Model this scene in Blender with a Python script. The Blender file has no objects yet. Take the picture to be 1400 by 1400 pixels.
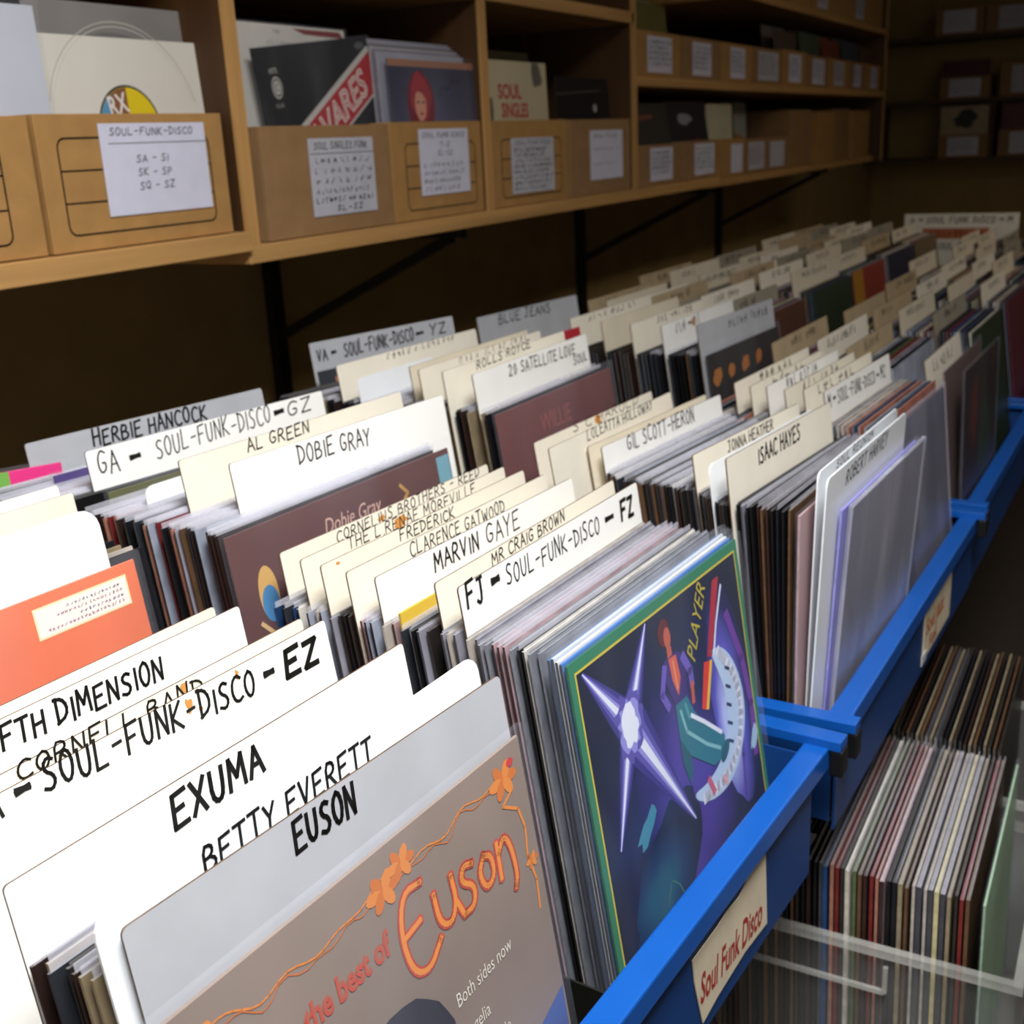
import bpy, math, random
from mathutils import Matrix, Vector
random.seed(7)
sc = bpy.context.scene
# ------------------------------------------------------------------ camera
cam = bpy.data.cameras.new('camera'); co = bpy.data.objects.new('camera', cam); sc.collection.objects.link(co)
R = ((0.4727210894, 0.2888851102, -0.8325143631), (-0.8799263076, 0.1037277622, -0.4636488846), (-0.0475863934, 0.9517278731, 0.3032319091))
M = Matrix(R).to_4x4(); M.translation = Vector((0, 0, 1.5)); co.matrix_world = M
cam.sensor_width = 36; cam.lens = 36 * 1585 / 1400; cam.clip_start = 0.02
cam.dof.use_dof = True; cam.dof.focus_distance = 0.72; cam.dof.aperture_fstop = 12
sc.camera = co
# ------------------------------------------------------------------ light and exposure
w = bpy.data.worlds.new('world'); sc.world = w; w.use_nodes = True
w.node_tree.nodes['Background'].inputs[0].default_value = (0.9, 0.85, 0.8, 1)
w.node_tree.nodes['Background'].inputs[1].default_value = 0.30
def area(name, loc, size, sy, power, col, rot=(0, 0, 0)):
    l = bpy.data.lights.new(name, 'AREA'); l.shape = 'RECTANGLE'; l.size = size; l.size_y = sy; l.energy = power; l.color = col; l.spread = math.radians(158)
    o = bpy.data.objects.new(name, l); o.location = loc; o.rotation_euler = rot; sc.collection.objects.link(o); return o
area('lamp_light', (0.3, -0.1, 2.52), 0.9, 0.5, 26, (0.97, 0.98, 1.0))
area('lamp_light', (3.9, -0.9, 2.66), 1.1, 0.3, 2.4, (1.0, 0.7, 0.4))  # added warm fill, tints the far bins brown; no such lamp in view
sc.view_settings.view_transform = 'Standard'; sc.view_settings.look = 'None'; sc.view_settings.gamma = 1
sc.view_settings.exposure = 0.75
# ------------------------------------------------------------------ helpers
def lin(h):
    if isinstance(h, str): c = [int(h[i:i+2], 16) / 255 for i in (0, 2, 4)]
    else: c = [v / 255 for v in h]
    return [(v / 12.92 if v <= .04045 else ((v + .055) / 1.055) ** 2.4) for v in c] + [1]
_m = {}
def mat(name, col=None, rough=.6, var=.12, scale=30, metal=0, kind=None, spec=.4, bump=0):
    if name in _m: return _m[name]
    m = bpy.data.materials.new(name); m.use_nodes = True; nt = m.node_tree; N = nt.nodes; L = nt.links
    b = N['Principled BSDF']; b.inputs['Roughness'].default_value = rough; b.inputs['Metallic'].default_value = metal
    b.inputs['Specular IOR Level'].default_value = spec
    c = lin(col)
    if kind == 'plain': b.inputs['Base Color'].default_value = c; _m[name] = m; return m
    tc = N.new('ShaderNodeTexCoord'); mp = N.new('ShaderNodeMapping'); L.new(tc.outputs['Object'], mp.inputs[0])
    ns = N.new('ShaderNodeTexNoise'); L.new(mp.outputs[0], ns.inputs[0]); ns.inputs['Scale'].default_value = scale; ns.inputs['Detail'].default_value = 5
    if kind == 'woodx': mp.inputs['Scale'].default_value = (.06, 1, 1.6)
    if kind == 'woodz': mp.inputs['Scale'].default_value = (1.6, 1, .06)
    if kind == 'brush': mp.inputs['Scale'].default_value = (.1, 1, 1)
    r = N.new('ShaderNodeValToRGB'); L.new(ns.outputs[0], r.inputs[0])
    r.color_ramp.elements[0].position = .3; r.color_ramp.elements[1].position = .7
    r.color_ramp.elements[0].color = [v * (1 - var) for v in c[:3]] + [1]
    r.color_ramp.elements[1].color = [min(1, v * (1 + var * .6)) for v in c[:3]] + [1]
    if kind == 'card':   # faint foxing
        n2 = N.new('ShaderNodeTexNoise'); L.new(tc.outputs['Object'], n2.inputs[0]); n2.inputs['Scale'].default_value = 14; n2.inputs['Detail'].default_value = 8
        r2 = N.new('ShaderNodeValToRGB'); L.new(n2.outputs[0], r2.inputs[0]); r2.color_ramp.elements[0].position = .6; r2.color_ramp.elements[1].position = .78
        mx = N.new('ShaderNodeMix'); mx.data_type = 'RGBA'; L.new(r2.outputs[0], mx.inputs[0]); L.new(r.outputs[0], mx.inputs[6])
        mx.inputs[7].default_value = [c[0] * .86, c[1] * .76, c[2] * .6, 1]; L.new(mx.outputs[2], b.inputs['Base Color'])
    elif kind == 'chip':   # enamel with small chips
        n2 = N.new('ShaderNodeTexNoise'); L.new(tc.outputs['Object'], n2.inputs[0]); n2.inputs['Scale'].default_value = 45; n2.inputs['Detail'].default_value = 4
        r2 = N.new('ShaderNodeValToRGB'); L.new(n2.outputs[0], r2.inputs[0]); r2.color_ramp.elements[0].position = .72; r2.color_ramp.elements[1].position = .75
        mx = N.new('ShaderNodeMix'); mx.data_type = 'RGBA'; L.new(r2.outputs[0], mx.inputs[0]); L.new(r.outputs[0], mx.inputs[6])
        mx.inputs[7].default_value = (.03, .04, .06, 1); L.new(mx.outputs[2], b.inputs['Base Color'])
    else: L.new(r.outputs[0], b.inputs['Base Color'])
    if bump:
        bp = N.new('ShaderNodeBump'); bp.inputs['Strength'].default_value = bump; bp.inputs['Distance'].default_value = .002
        L.new(ns.outputs[0], bp.inputs['Height']); L.new(bp.outputs[0], b.inputs['Normal'])
    _m[name] = m; return m
def film(name, clear=.88, tint=(.85, .88, .95), rough=.18):
    if name in _m: return _m[name]
    m = bpy.data.materials.new(name); m.use_nodes = True; nt = m.node_tree; N = nt.nodes; L = nt.links
    N.remove(N['Principled BSDF']); out = N['Material Output']
    t = N.new('ShaderNodeBsdfTransparent'); g = N.new('ShaderNodeBsdfPrincipled'); g.inputs['Base Color'].default_value = (*tint, 1); g.inputs['Roughness'].default_value = rough
    g.inputs['Specular IOR Level'].default_value = .8
    tc = N.new('ShaderNodeTexCoord'); mp = N.new('ShaderNodeMapping'); mp.inputs['Scale'].default_value = (1, 1, .35); mp.inputs['Rotation'].default_value = (0, .5, 0)
    ns = N.new('ShaderNodeTexNoise'); ns.inputs['Scale'].default_value = 9; ns.inputs['Detail'].default_value = 4; ns.inputs['Distortion'].default_value = 1.0
    L.new(tc.outputs['Object'], mp.inputs[0]); L.new(mp.outputs[0], ns.inputs[0])
    bp = N.new('ShaderNodeBump'); bp.inputs['Strength'].default_value = .5; bp.inputs['Distance'].default_value = .004; L.new(ns.outputs[0], bp.inputs['Height']); L.new(bp.outputs[0], g.inputs['Normal'])
    mx = N.new('ShaderNodeMixShader'); mr = N.new('ShaderNodeMapRange'); L.new(ns.outputs[0], mr.inputs[0])
    mr.inputs[1].default_value = .35; mr.inputs[2].default_value = .75; mr.inputs[3].default_value = (1 - clear) * .6; mr.inputs[4].default_value = min(1, (1 - clear) * 1.7)
    L.new(mr.outputs[0], mx.inputs[0]); L.new(t.outputs[0], mx.inputs[1]); L.new(g.outputs[0], mx.inputs[2]); L.new(mx.outputs[0], out.inputs[0])
    _m[name] = m; return m
class MB:
    def __init__(s): s.v = []; s.f = []; s.mi = []; s.mats = []
    def m(s, m):
        if m not in s.mats: s.mats.append(m)
        return s.mats.index(m)
    def poly(s, pts, m):
        k = len(s.v); s.v += [tuple(p) for p in pts]; s.f.append(tuple(range(k, k + len(pts)))); s.mi.append(s.m(m))
    def box(s, x0, y0, z0, x1, y1, z1, m, mleft=None, mtop=None, T=None):
        P = [(x, y, z) for z in (z0, z1) for y in (y0, y1) for x in (x0, x1)]
        if T is not None: P = [tuple(T @ Vector(p)) for p in P]
        k = len(s.v); s.v += P
        for i, q in enumerate(((0, 2, 3, 1), (4, 5, 7, 6), (0, 1, 5, 4), (2, 6, 7, 3), (0, 4, 6, 2), (1, 3, 7, 5))):
            s.f.append(tuple(k + j for j in q)); s.mi.append(s.m(mtop if (i == 1 and mtop) else mleft if (i in (4, 5) and mleft) else m))
    def prism(s, pts, y0, y1, m, medge=None):   # outline in x,z extruded along y
        n = len(pts); k = len(s.v)
        s.v += [(x, y0, z) for x, z in pts] + [(x, y1, z) for x, z in pts]
        s.f.append(tuple(range(k, k + n))); s.mi.append(s.m(m)); s.f.append(tuple(range(k + 2 * n - 1, k + n - 1, -1))); s.mi.append(s.m(m))
        for i in range(n):
            j = (i + 1) % n; s.f.append((k + j, k + i, k + n + i, k + n + j)); s.mi.append(s.m(medge or m))
    def bar(s, a, b, wd, m, wz=None):
        a = Vector(a); b = Vector(b); d = (b - a).normalized(); up = Vector((0, 0, 1)) if abs(d.z) < .95 else Vector((0, 1, 0))
        x = d.cross(up).normalized(); y = x.cross(d); wz = wz or wd
        T = Matrix((( x.x, d.x, y.x, a.x), (x.y, d.y, y.y, a.y), (x.z, d.z, y.z, a.z), (0, 0, 0, 1)))
        s.box(-wd / 2, 0, -wz / 2, wd / 2, (b - a).length, wz / 2, m, T=T)
    def mesh(s, name):
        me = bpy.data.meshes.new(name); me.from_pydata(s.v, [], s.f)
        for m in s.mats: me.materials.append(m)
        for p, i in zip(me.polygons, s.mi): p.material_index = i
        me.update(); return me
    def build(s, name, parent=None, bevel=0):
        o = bpy.data.objects.new(name, s.mesh(name)); sc.collection.objects.link(o)
        if parent: o.parent = parent
        if bevel:
            b = o.modifiers.new('bevel', 'BEVEL'); b.width = bevel; b.segments = 2; b.limit_method = 'ANGLE'
        return o
def tag(o, label=None, cat=None, group=None, kind=None):
    if label: o['label'] = label
    if cat: o['category'] = cat
    if group: o['group'] = group
    if kind: o['kind'] = kind
    return o
def empty(name, loc=(0, 0, 0), rz=0):
    o = bpy.data.objects.new(name, None); sc.collection.objects.link(o); o.location = loc; o.rotation_euler.z = rz; o.empty_display_size = .05; return o
def at(T, z, yaw, lean):   # rotation euler + helper from the top left corner
    return (-math.radians(lean), 0, math.radians(yaw))
# stroke lettering ---------------------------------------------------
G = {
'A': [[(0,0),(.28,1),(.6,0)],[(.1,.38),(.5,.38)]], 'B': [[(0,0),(.02,1),(.4,.95),(.45,.72),(.3,.55),(.02,.52)],[(.3,.55),(.55,.38),(.5,.1),(0,0)]],
'C': [[(.58,.85),(.35,1),(.08,.8),(0,.4),(.12,.08),(.35,0),(.58,.12)]], 'D': [[(.05,0),(.05,1)],[(-.05,.97),(.35,.92),(.58,.6),(.5,.2),(0,0)]],
'E': [[(.55,1),(.05,.95),(0,0),(.55,.03)],[(.02,.5),(.42,.54)]], 'F': [[(.58,1),(.05,.95),(0,0)],[(.02,.5),(.42,.54)]],
'G': [[(.55,.85),(.3,1),(.05,.75),(.02,.3),(.2,.02),(.5,.15),(.52,.45),(.3,.45)]], 'H': [[(.04,1),(0,0)],[(.55,1),(.52,0)],[(.02,.5),(.53,.55)]],
'I': [[(.1,.9),(.08,0)]], 'J': [[(.1,.98),(.5,1)],[(.35,1),(.35,.2),(.2,0),(0,.15)]], 'K': [[(.04,1),(0,0)],[(.52,1),(.04,.45),(.55,0)]],
'L': [[(.06,1),(0,.02),(.5,.05)]], 'M': [[(0,0),(.08,1),(.34,.35),(.62,1),(.68,0)]], 'N': [[(0,0),(.05,1),(.5,.02),(.55,1)]],
'O': [[(.3,1),(.06,.8),(0,.4),(.18,.02),(.42,.08),(.56,.5),(.48,.88),(.3,1)]], 'P': [[(0,0),(.04,1),(.42,.95),(.5,.7),(.35,.5),(.02,.45)]],
'Q': [[(.3,1),(.06,.8),(0,.4),(.18,.02),(.42,.08),(.56,.5),(.48,.88),(.3,1)],[(.35,.25),(.6,-.05)]], 'R': [[(0,0),(.04,1),(.42,.95),(.5,.7),(.35,.52),(.02,.47)],[(.2,.48),(.55,0)]],
'S': [[(.52,.9),(.3,1),(.08,.82),(.15,.6),(.42,.45),(.5,.22),(.3,0),(0,.1)]], 'T': [[(-.02,.97),(.58,1)],[(.3,.98),(.26,0)]],
'U': [[(.03,1),(.02,.25),(.2,0),(.42,.08),(.5,.4),(.52,1)]], 'V': [[(0,1),(.24,0),(.52,1)]], 'W': [[(0,1),(.14,0),(.34,.7),(.5,0),(.68,1)]],
'X': [[(0,1),(.52,0)],[(.54,1),(0,0)]], 'Y': [[(0,1),(.26,.5)],[(.54,1),(.26,.5),(.2,0)]], 'Z': [[(.02,.96),(.54,1),(.03,.02),(.56,.04)]],
'-': [[(.1,.5),(.5,.54)]], '_': [[(-.15,.5),(.85,.5)]], '=': [[(.06,.46),(.6,.54)],[(.06,.54),(.6,.5)]], '.': [[(.1,0),(.14,.05)]], '/': [[(0,0),(.4,1)]],
'0': [[(.3,1),(.05,.6),(.2,0),(.5,.4),(.3,1)]], '1': [[(.2,1),(.18,0)]], '2': [[(.05,.8),(.3,1),(.5,.75),(0,0),(.52,.02)]], '7': [[(0,1),(.5,1),(.2,0)]],
'~': [[(0,.1),(.1,.6),(.2,.1),(.3,.7),(.42,.05),(.5,.5)]],
}
def smooth(p, it=1):
    for _ in range(it):
        if len(p) < 3: return p
        q = [p[0]]
        for a, b in zip(p, p[1:]): q += [(a[0] * .75 + b[0] * .25, a[1] * .75 + b[1] * .25), (a[0] * .25 + b[0] * .75, a[1] * .25 + b[1] * .75)]
        p = q + [p[-1]]
    return p
def ribbon(mb, pts, wd, m, y):
    for (x0, z0), (x1, z1) in zip(pts, pts[1:]):
        dx, dz = x1 - x0, z1 - z0; l = math.hypot(dx, dz)
        if l < 1e-6: continue
        dx /= l; dz /= l; h = wd / 2; e = h * .7
        a = (x0 - dx * e, z0 - dz * e); b = (x1 + dx * e, z1 + dz * e)
        mb.poly([(a[0] + dz * h, y, a[1] - dx * h), (b[0] + dz * h, y, b[1] - dx * h), (b[0] - dz * h, y, b[1] + dx * h), (a[0] - dz * h, y, a[1] + dx * h)], m)
def scribble():
    n = random.randint(3, 5); a = [(random.uniform(0, .5), (k % 2) * random.uniform(.6, 1) + random.uniform(0, .15)) for k in range(n)]
    a = sorted(a, key=lambda q: q[0] + random.uniform(-.2, .2)); return [a] + ([[(0, .5), (.5, .55)]] if random.random() < .3 else [])
def write(mb, text, u0, v0, u1, v1, h, m, wd, y=-.0003, wob=.06, slant=.08):
    adv = []; x = 0
    for ch in text:
        adv.append(x); x += .45 if ch == ' ' else (.34 if ch in 'I.' else .78 if ch not in 'MW' else .92)
    tot = x - .2; s = (u1 - u0) / tot
    for ch, ax in zip(text, adv):
        if ch == ' ': continue
        jb = random.uniform(-wob, wob); js = random.uniform(.92, 1.06)
        ww = wd * (1.7 if ch == '=' else 1)
        for st in (G[ch] if ch != '~' else scribble()):
            pts = []
            for px, pz in (smooth(st) if ch in 'CGOSUDBPRJQ' else st):
                xx = ax + px + pz * slant; t = xx / tot
                pts.append((u0 + xx * s, v0 + (v1 - v0) * t + (pz * js + jb) * h))
            ribbon(mb, pts, ww, m, y)
            y -= .000004
def text_mesh(mb, s, u, v, size, m, y=-.0003, sx=1, rot=0, shear=0, fatten=0, align='LEFT'):
    c = bpy.data.curves.new('t', 'FONT'); c.body = s; c.size = size; c.shear = shear; c.offset = fatten; c.align_x = align; c.resolution_u = 3
    o = bpy.data.objects.new('t', c); me = bpy.data.meshes.new_from_object(o)
    k = len(mb.v); cr, sr = math.cos(rot), math.sin(rot)
    for p in me.vertices:
        a, b = p.co.x * sx, p.co.y; mb.v.append((u + a * cr - b * sr, y, v + a * sr + b * cr))
    i = mb.m(m)
    for f in me.polygons: mb.f.append(tuple(k + j for j in f.vertices)); mb.mi.append(i)
    bpy.data.objects.remove(o); bpy.data.curves.remove(c); bpy.data.meshes.remove(me)
def blob(cx, cz, rx, rz, n=20, rot=0, j=0):
    o = []
    for i in range(n):
        a = 2 * math.pi * i / n; k = 1 + random.uniform(-j, j); x = rx * k * math.cos(a); z = rz * k * math.sin(a)
        o.append((cx + x * math.cos(rot) - z * math.sin(rot), cz + x * math.sin(rot) + z * math.cos(rot)))
    return o
def flat(mb, pts, m, y): mb.poly([(a, y, b) for a, b in pts], m)
# ------------------------------------------------------------------ materials
INK = mat('marker_ink', '12110f', .5, kind='plain')
INK2 = mat('faded_ink', '4a433c', .6, kind='plain')
CARD = [mat('card_white', 'f4f3ee', .5, .04, 12, kind='card'), mat('card_cream', 'ebe4d3', .55, .06, 12, kind='card'), mat('card_grey', 'b4b6bb', .5, .08, 18, kind='card'), mat('card_old', 'ddd3bd', .6, .08, 12, kind='card'), mat('card_tan', 'b9a583', .65, .12, 14, kind='card'), mat('card_dull', '9d9686', .65, .12, 14, kind='card')]
CEDGE = mat('card_edge', '5d4630', .8, .3, 60)
CPL = mat('plastic_divider', 'eef1f4', .3, .03, 10)
WOODX = mat('shelf_wood', 'c6985e', .5, .22, 26, kind='woodx', bump=.1)
WOODZ = mat('shelf_wood_upright', 'c09258', .5, .22, 26, kind='woodz', bump=.1)
KRAFT = mat('cardboard', '9c7850', .75, .12, 22, bump=.1)
KRAFT2 = mat('cardboard_tan', 'b0854e', .7, .12, 22, bump=.1)
KDARK = mat('cardboard_inside', '7a5a36', .85, .15, 22)
PAPER = mat('label_paper', 'dcdcee', .6, .04, 30)
PAPER2 = mat('label_paper_grey', 'c6c6d0', .6, .06, 30)
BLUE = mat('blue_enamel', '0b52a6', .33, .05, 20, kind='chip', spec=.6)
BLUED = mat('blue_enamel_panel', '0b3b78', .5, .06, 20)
BLACK = mat('black_steel', '16150f', .55, .2, 30)
RUB = mat('black_plastic', '0c0c0d', .5, .2, 30)
FILM = film('clear_sleeve_film', .955, (.7, .74, .85), .12); FILMT = film('sleeve_film_edge', .66, (.72, .72, .8), .25)
ACR = film('clear_acrylic', .93, (.45, .47, .45), .12)
def P(h, r=.45): return mat('print_' + h, h, r, kind='plain')
# ------------------------------------------------------------------ the setting
def struct(name, args, m, bevel=0):
    b = MB(); b.box(*args, m); o = b.build(name); o['kind'] = 'structure'; return o
WALL = mat('beige_back_wall_paint', 'bfa56c', .9, .12, 6, bump=.05)
struct('floor', (-1.5, -2.5, -.05, 8.65, 1.85, 0), mat('dark_floor', '3a332c', .6, .3, 5))
struct('ceiling', (-1.5, -2.5, 2.75, 8.65, 1.85, 2.8), mat('ceiling_paint', 'cfc6b6', .9, .05, 4))
struct('wall_back', (-1.5, 1.78, 0, 8.65, 1.85, 2.75), WALL)
struct('wall_far', (8.6, -2.5, 0, 8.65, 1.78, 2.75), mat('beige_wall_paint', 'a98f5c', .9, .1, 5))
struct('wall_aisle', (-1.5, -2.55, 0, 8.65, -2.5, 2.75), mat('aisle_wall_paint', '968a78', .9, .1, 5))
for lx, ly, lz, lw, nm in ((.3, -.1, 2.56, .5, 'long white ceiling lamp above the near end of the record bins'), (3.9, -.9, 2.7, .3, 'added warm fill lamp over the far part of the aisle')):  # the far fixture is an addition, housing the warm fill
    t = empty('ceiling_light', (lx, ly, lz)); tag(t, nm, 'lamp')
    b = MB(); b.box(-.62, -lw / 2 - .05, .02, .62, lw / 2 + .05, .05, mat('lamp_housing', 'd8d8d4', .5)); b.build('housing', t)
    em = bpy.data.materials.get('lamp_glow') or bpy.data.materials.new('lamp_glow'); em.use_nodes = True
    pb = em.node_tree.nodes['Principled BSDF']; pb.inputs['Emission Color'].default_value = (1, .96, .9, 1); pb.inputs['Emission Strength'].default_value = 3
    b = MB(); b.box(-.6, -lw / 2 - .03, .005, .6, lw / 2 + .03, .02, em); b.build('diffuser', t)
# ------------------------------------------------------------------ records
rec_meshes = []
PAL = [('15151a', '1c1c22'), ('23201f', '34302c'), ('6d1f22', '7d2d2b'), ('d8d2c6', 'cfc8ba'), ('3b4a63', '45536b'), ('8a7a60', '9a8b70'),
       ('2a2d33', '3a3d44'), ('b5aba2', 'c2bab0'), ('59422f', '6a4d36'), ('1f3a5f', '2a4f86'), ('101012', '171719'), ('4e5e3e', '5d6a48'), ('a46a5a', 'b07a68'), ('7c7f88', '8d9098'),
       ('2b1d1a', '3a2622'), ('c9bd8c', 'cfc497'), ('cfcac4', '2b2927'), ('9aa0b0', '1d1f26'), ('b79aa0', '3a2a2c'), ('8f8d98', '4a4a50')]
for i, (c, s) in enumerate(PAL):
    b = MB(); cm = mat('sleeve_cover_%d' % i, c, .4, .35, 25); sm = mat('sleeve_spine_%d' % i, s, .45, .3, 60)
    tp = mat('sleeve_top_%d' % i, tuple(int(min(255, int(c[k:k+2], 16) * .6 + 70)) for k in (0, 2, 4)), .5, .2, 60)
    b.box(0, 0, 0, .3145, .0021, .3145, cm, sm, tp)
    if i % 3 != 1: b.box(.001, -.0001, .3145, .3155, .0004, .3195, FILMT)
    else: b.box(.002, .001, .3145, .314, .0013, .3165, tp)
    rec_meshes.append(b.mesh('record_sleeve'))
rest = MB(); count = [0]; CAP = 286
ONES = 'first second third fourth fifth sixth seventh eighth ninth tenth eleventh twelfth thirteenth fourteenth fifteenth sixteenth seventeenth eighteenth nineteenth'.split()
def ordi(k):
    if k < 20: return ONES[k - 1]
    t, r = divmod(k, 10); w_ = ['twent', 'thirt', 'fort', 'fift', 'sixt', 'sevent'][t - 2]
    return w_ + 'ieth' if r == 0 else w_ + 'y-' + ONES[r - 1]
COL = ['black', 'dark brown', 'dark red', 'off-white', 'slate blue', 'khaki', 'charcoal', 'pale taupe', 'chestnut', 'navy', 'jet black', 'olive green', 'salmon pink', 'mid grey', 'blackish brown', 'straw yellow', 'dark-spined off-white', 'dark-spined blue-grey', 'dark-spined dusty pink', 'two-tone grey']
def record(loc, yaw, lean, label, group, pal=None, far=False, ts=1):
    i = random.choice(pal) if pal else random.randrange(len(PAL))
    if not far and count[0] < CAP:
        o = bpy.data.objects.new('record_sleeve', rec_meshes[i]); sc.collection.objects.link(o)
        o.location = loc; o.rotation_euler = (-math.radians(lean), 0, math.radians(yaw)); tag(o, COL[i] + ' ' + label, 'record', group); o.scale.y = ts; count[0] += 1
    else:
        T = Matrix.Translation(loc) @ Matrix.Rotation(math.radians(yaw), 4, 'Z') @ Matrix.Rotation(-math.radians(lean), 4, 'X')
        me = rec_meshes[i]; rest.box(0, 0, 0, .3145, .0021 * ts, .3145, me.materials[0], me.materials[1], me.materials[2], T=T)
def place(o, T, yaw, lean, h):   # put an object whose local origin is bottom left so that its top left corner is at T
    l, y = math.radians(lean), math.radians(yaw)
    v = Vector((-math.sin(y) * math.sin(l), math.cos(y) * math.sin(l), math.cos(l)))
    o.location = Vector(T) - v * h; o.rotation_euler = (-l, 0, y)
def rounded(wd, h, r, z0=0):
    pts = [(0, z0), (wd, z0)]
    for cx, cz, a0 in ((wd - r, h - r, 0), (r, h - r, 90)):
        for k in range(5):
            a = math.radians(a0 + k * 22.5); pts.append((cx + r * math.cos(a), cz + r * math.sin(a)))
    return pts
def divider(T, wd, yaw, lean, label, text=(), m=0, floor=.8216, r=.003, group=None, ink=INK, stains=(), th=.0016):
    h = (T[2] - floor) / math.cos(math.radians(lean))
    b = MB(); mm = CPL if m == 'p' else CARD[m]; b.prism(rounded(wd, h, r), 0, th, mm, mm if m == 'p' else CEDGE)
    o = b.build('divider_card'); place(o, T, yaw, lean, h); tag(o, label, 'divider card', group)
    if text:
        b = MB()
        for s, u0, v0, u1, v1, ht, sw in text: write(b, s, u0, h + v0, u1, h + v1, ht, ink, sw)
        b.build('lettering', o)
    if stains:
        b = MB(); y = -.0002
        for u, v, r1, r2 in stains:
            y -= .00002; flat(b, blob(u, h + v, r1, r2, 12, j=.35), P('c98a45', .8), y)
        b.build('stain', o)
    return o, h
def face_record(T, wd, yaw, lean, label, base, art=None, floor=None, plastic=True, th=.0025, ext=.006, side=None, spine=None, mvar=.15, film_m=None, group=None):
    h = .3145 if floor is None else min(.3145, (T[2] - floor) / math.cos(math.radians(lean)))
    b = MB(); b.box(0, 0, 0, wd, th, h, mat('cover_' + base, base, .4, mvar, 8, spec=.3), spine or mat('cover_edge_' + base, base, .5, .3, 60), None)
    o = b.build('record_sleeve', bevel=.0005); place(o, T, yaw, lean, h); tag(o, label, 'record', group); count[0] += 1
    if art: a = MB(); art(a, h); a.build('cover_print', o)
    if plastic:
        b = MB(); fm = film_m or FILM; e = ext
        b.box(-.003, -.0012, .0, wd + (side or .006), th + .0012, h + e, fm); b.build('plastic_sleeve', o)
    return o
L85 = 8.5; TF = math.tan(math.radians(8.5))
def fill(anchors, floor, n_pitch, label, group, pal=None, far=False, x0=None, mingap=.0026):
    # anchors: (X, Ytop, ztop, yaw, lean) front to back
    A = []
    for X, Y, z, yaw, lean in anchors:
        l, y = math.radians(lean), math.radians(yaw); h = (z - floor) / math.cos(l)
        A.append((X + math.sin(y) * math.sin(l) * h, Y - math.cos(y) * math.sin(l) * h, yaw, lean))
    for (xa, ya, wa, la), (xb, yb, wb, lb), nm in zip(A, A[1:], label):
        if nm is None: continue
        gap = yb - ya - .003; n = int(gap / max(n_pitch, mingap))
        for k in range(1, n + 1):
            t = k / (n + 1)
            record(((xa + (xb - xa) * t if x0 is None else x0) + random.uniform(-.004, .004), ya + .002 + (yb - ya - .003) * t, floor + random.uniform(0, .003)),
                   wa + (wb - wa) * t, la + (lb - la) * t, 'sleeve edge, %s back, %s' % (ordi(k), nm), group, pal, far)
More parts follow.
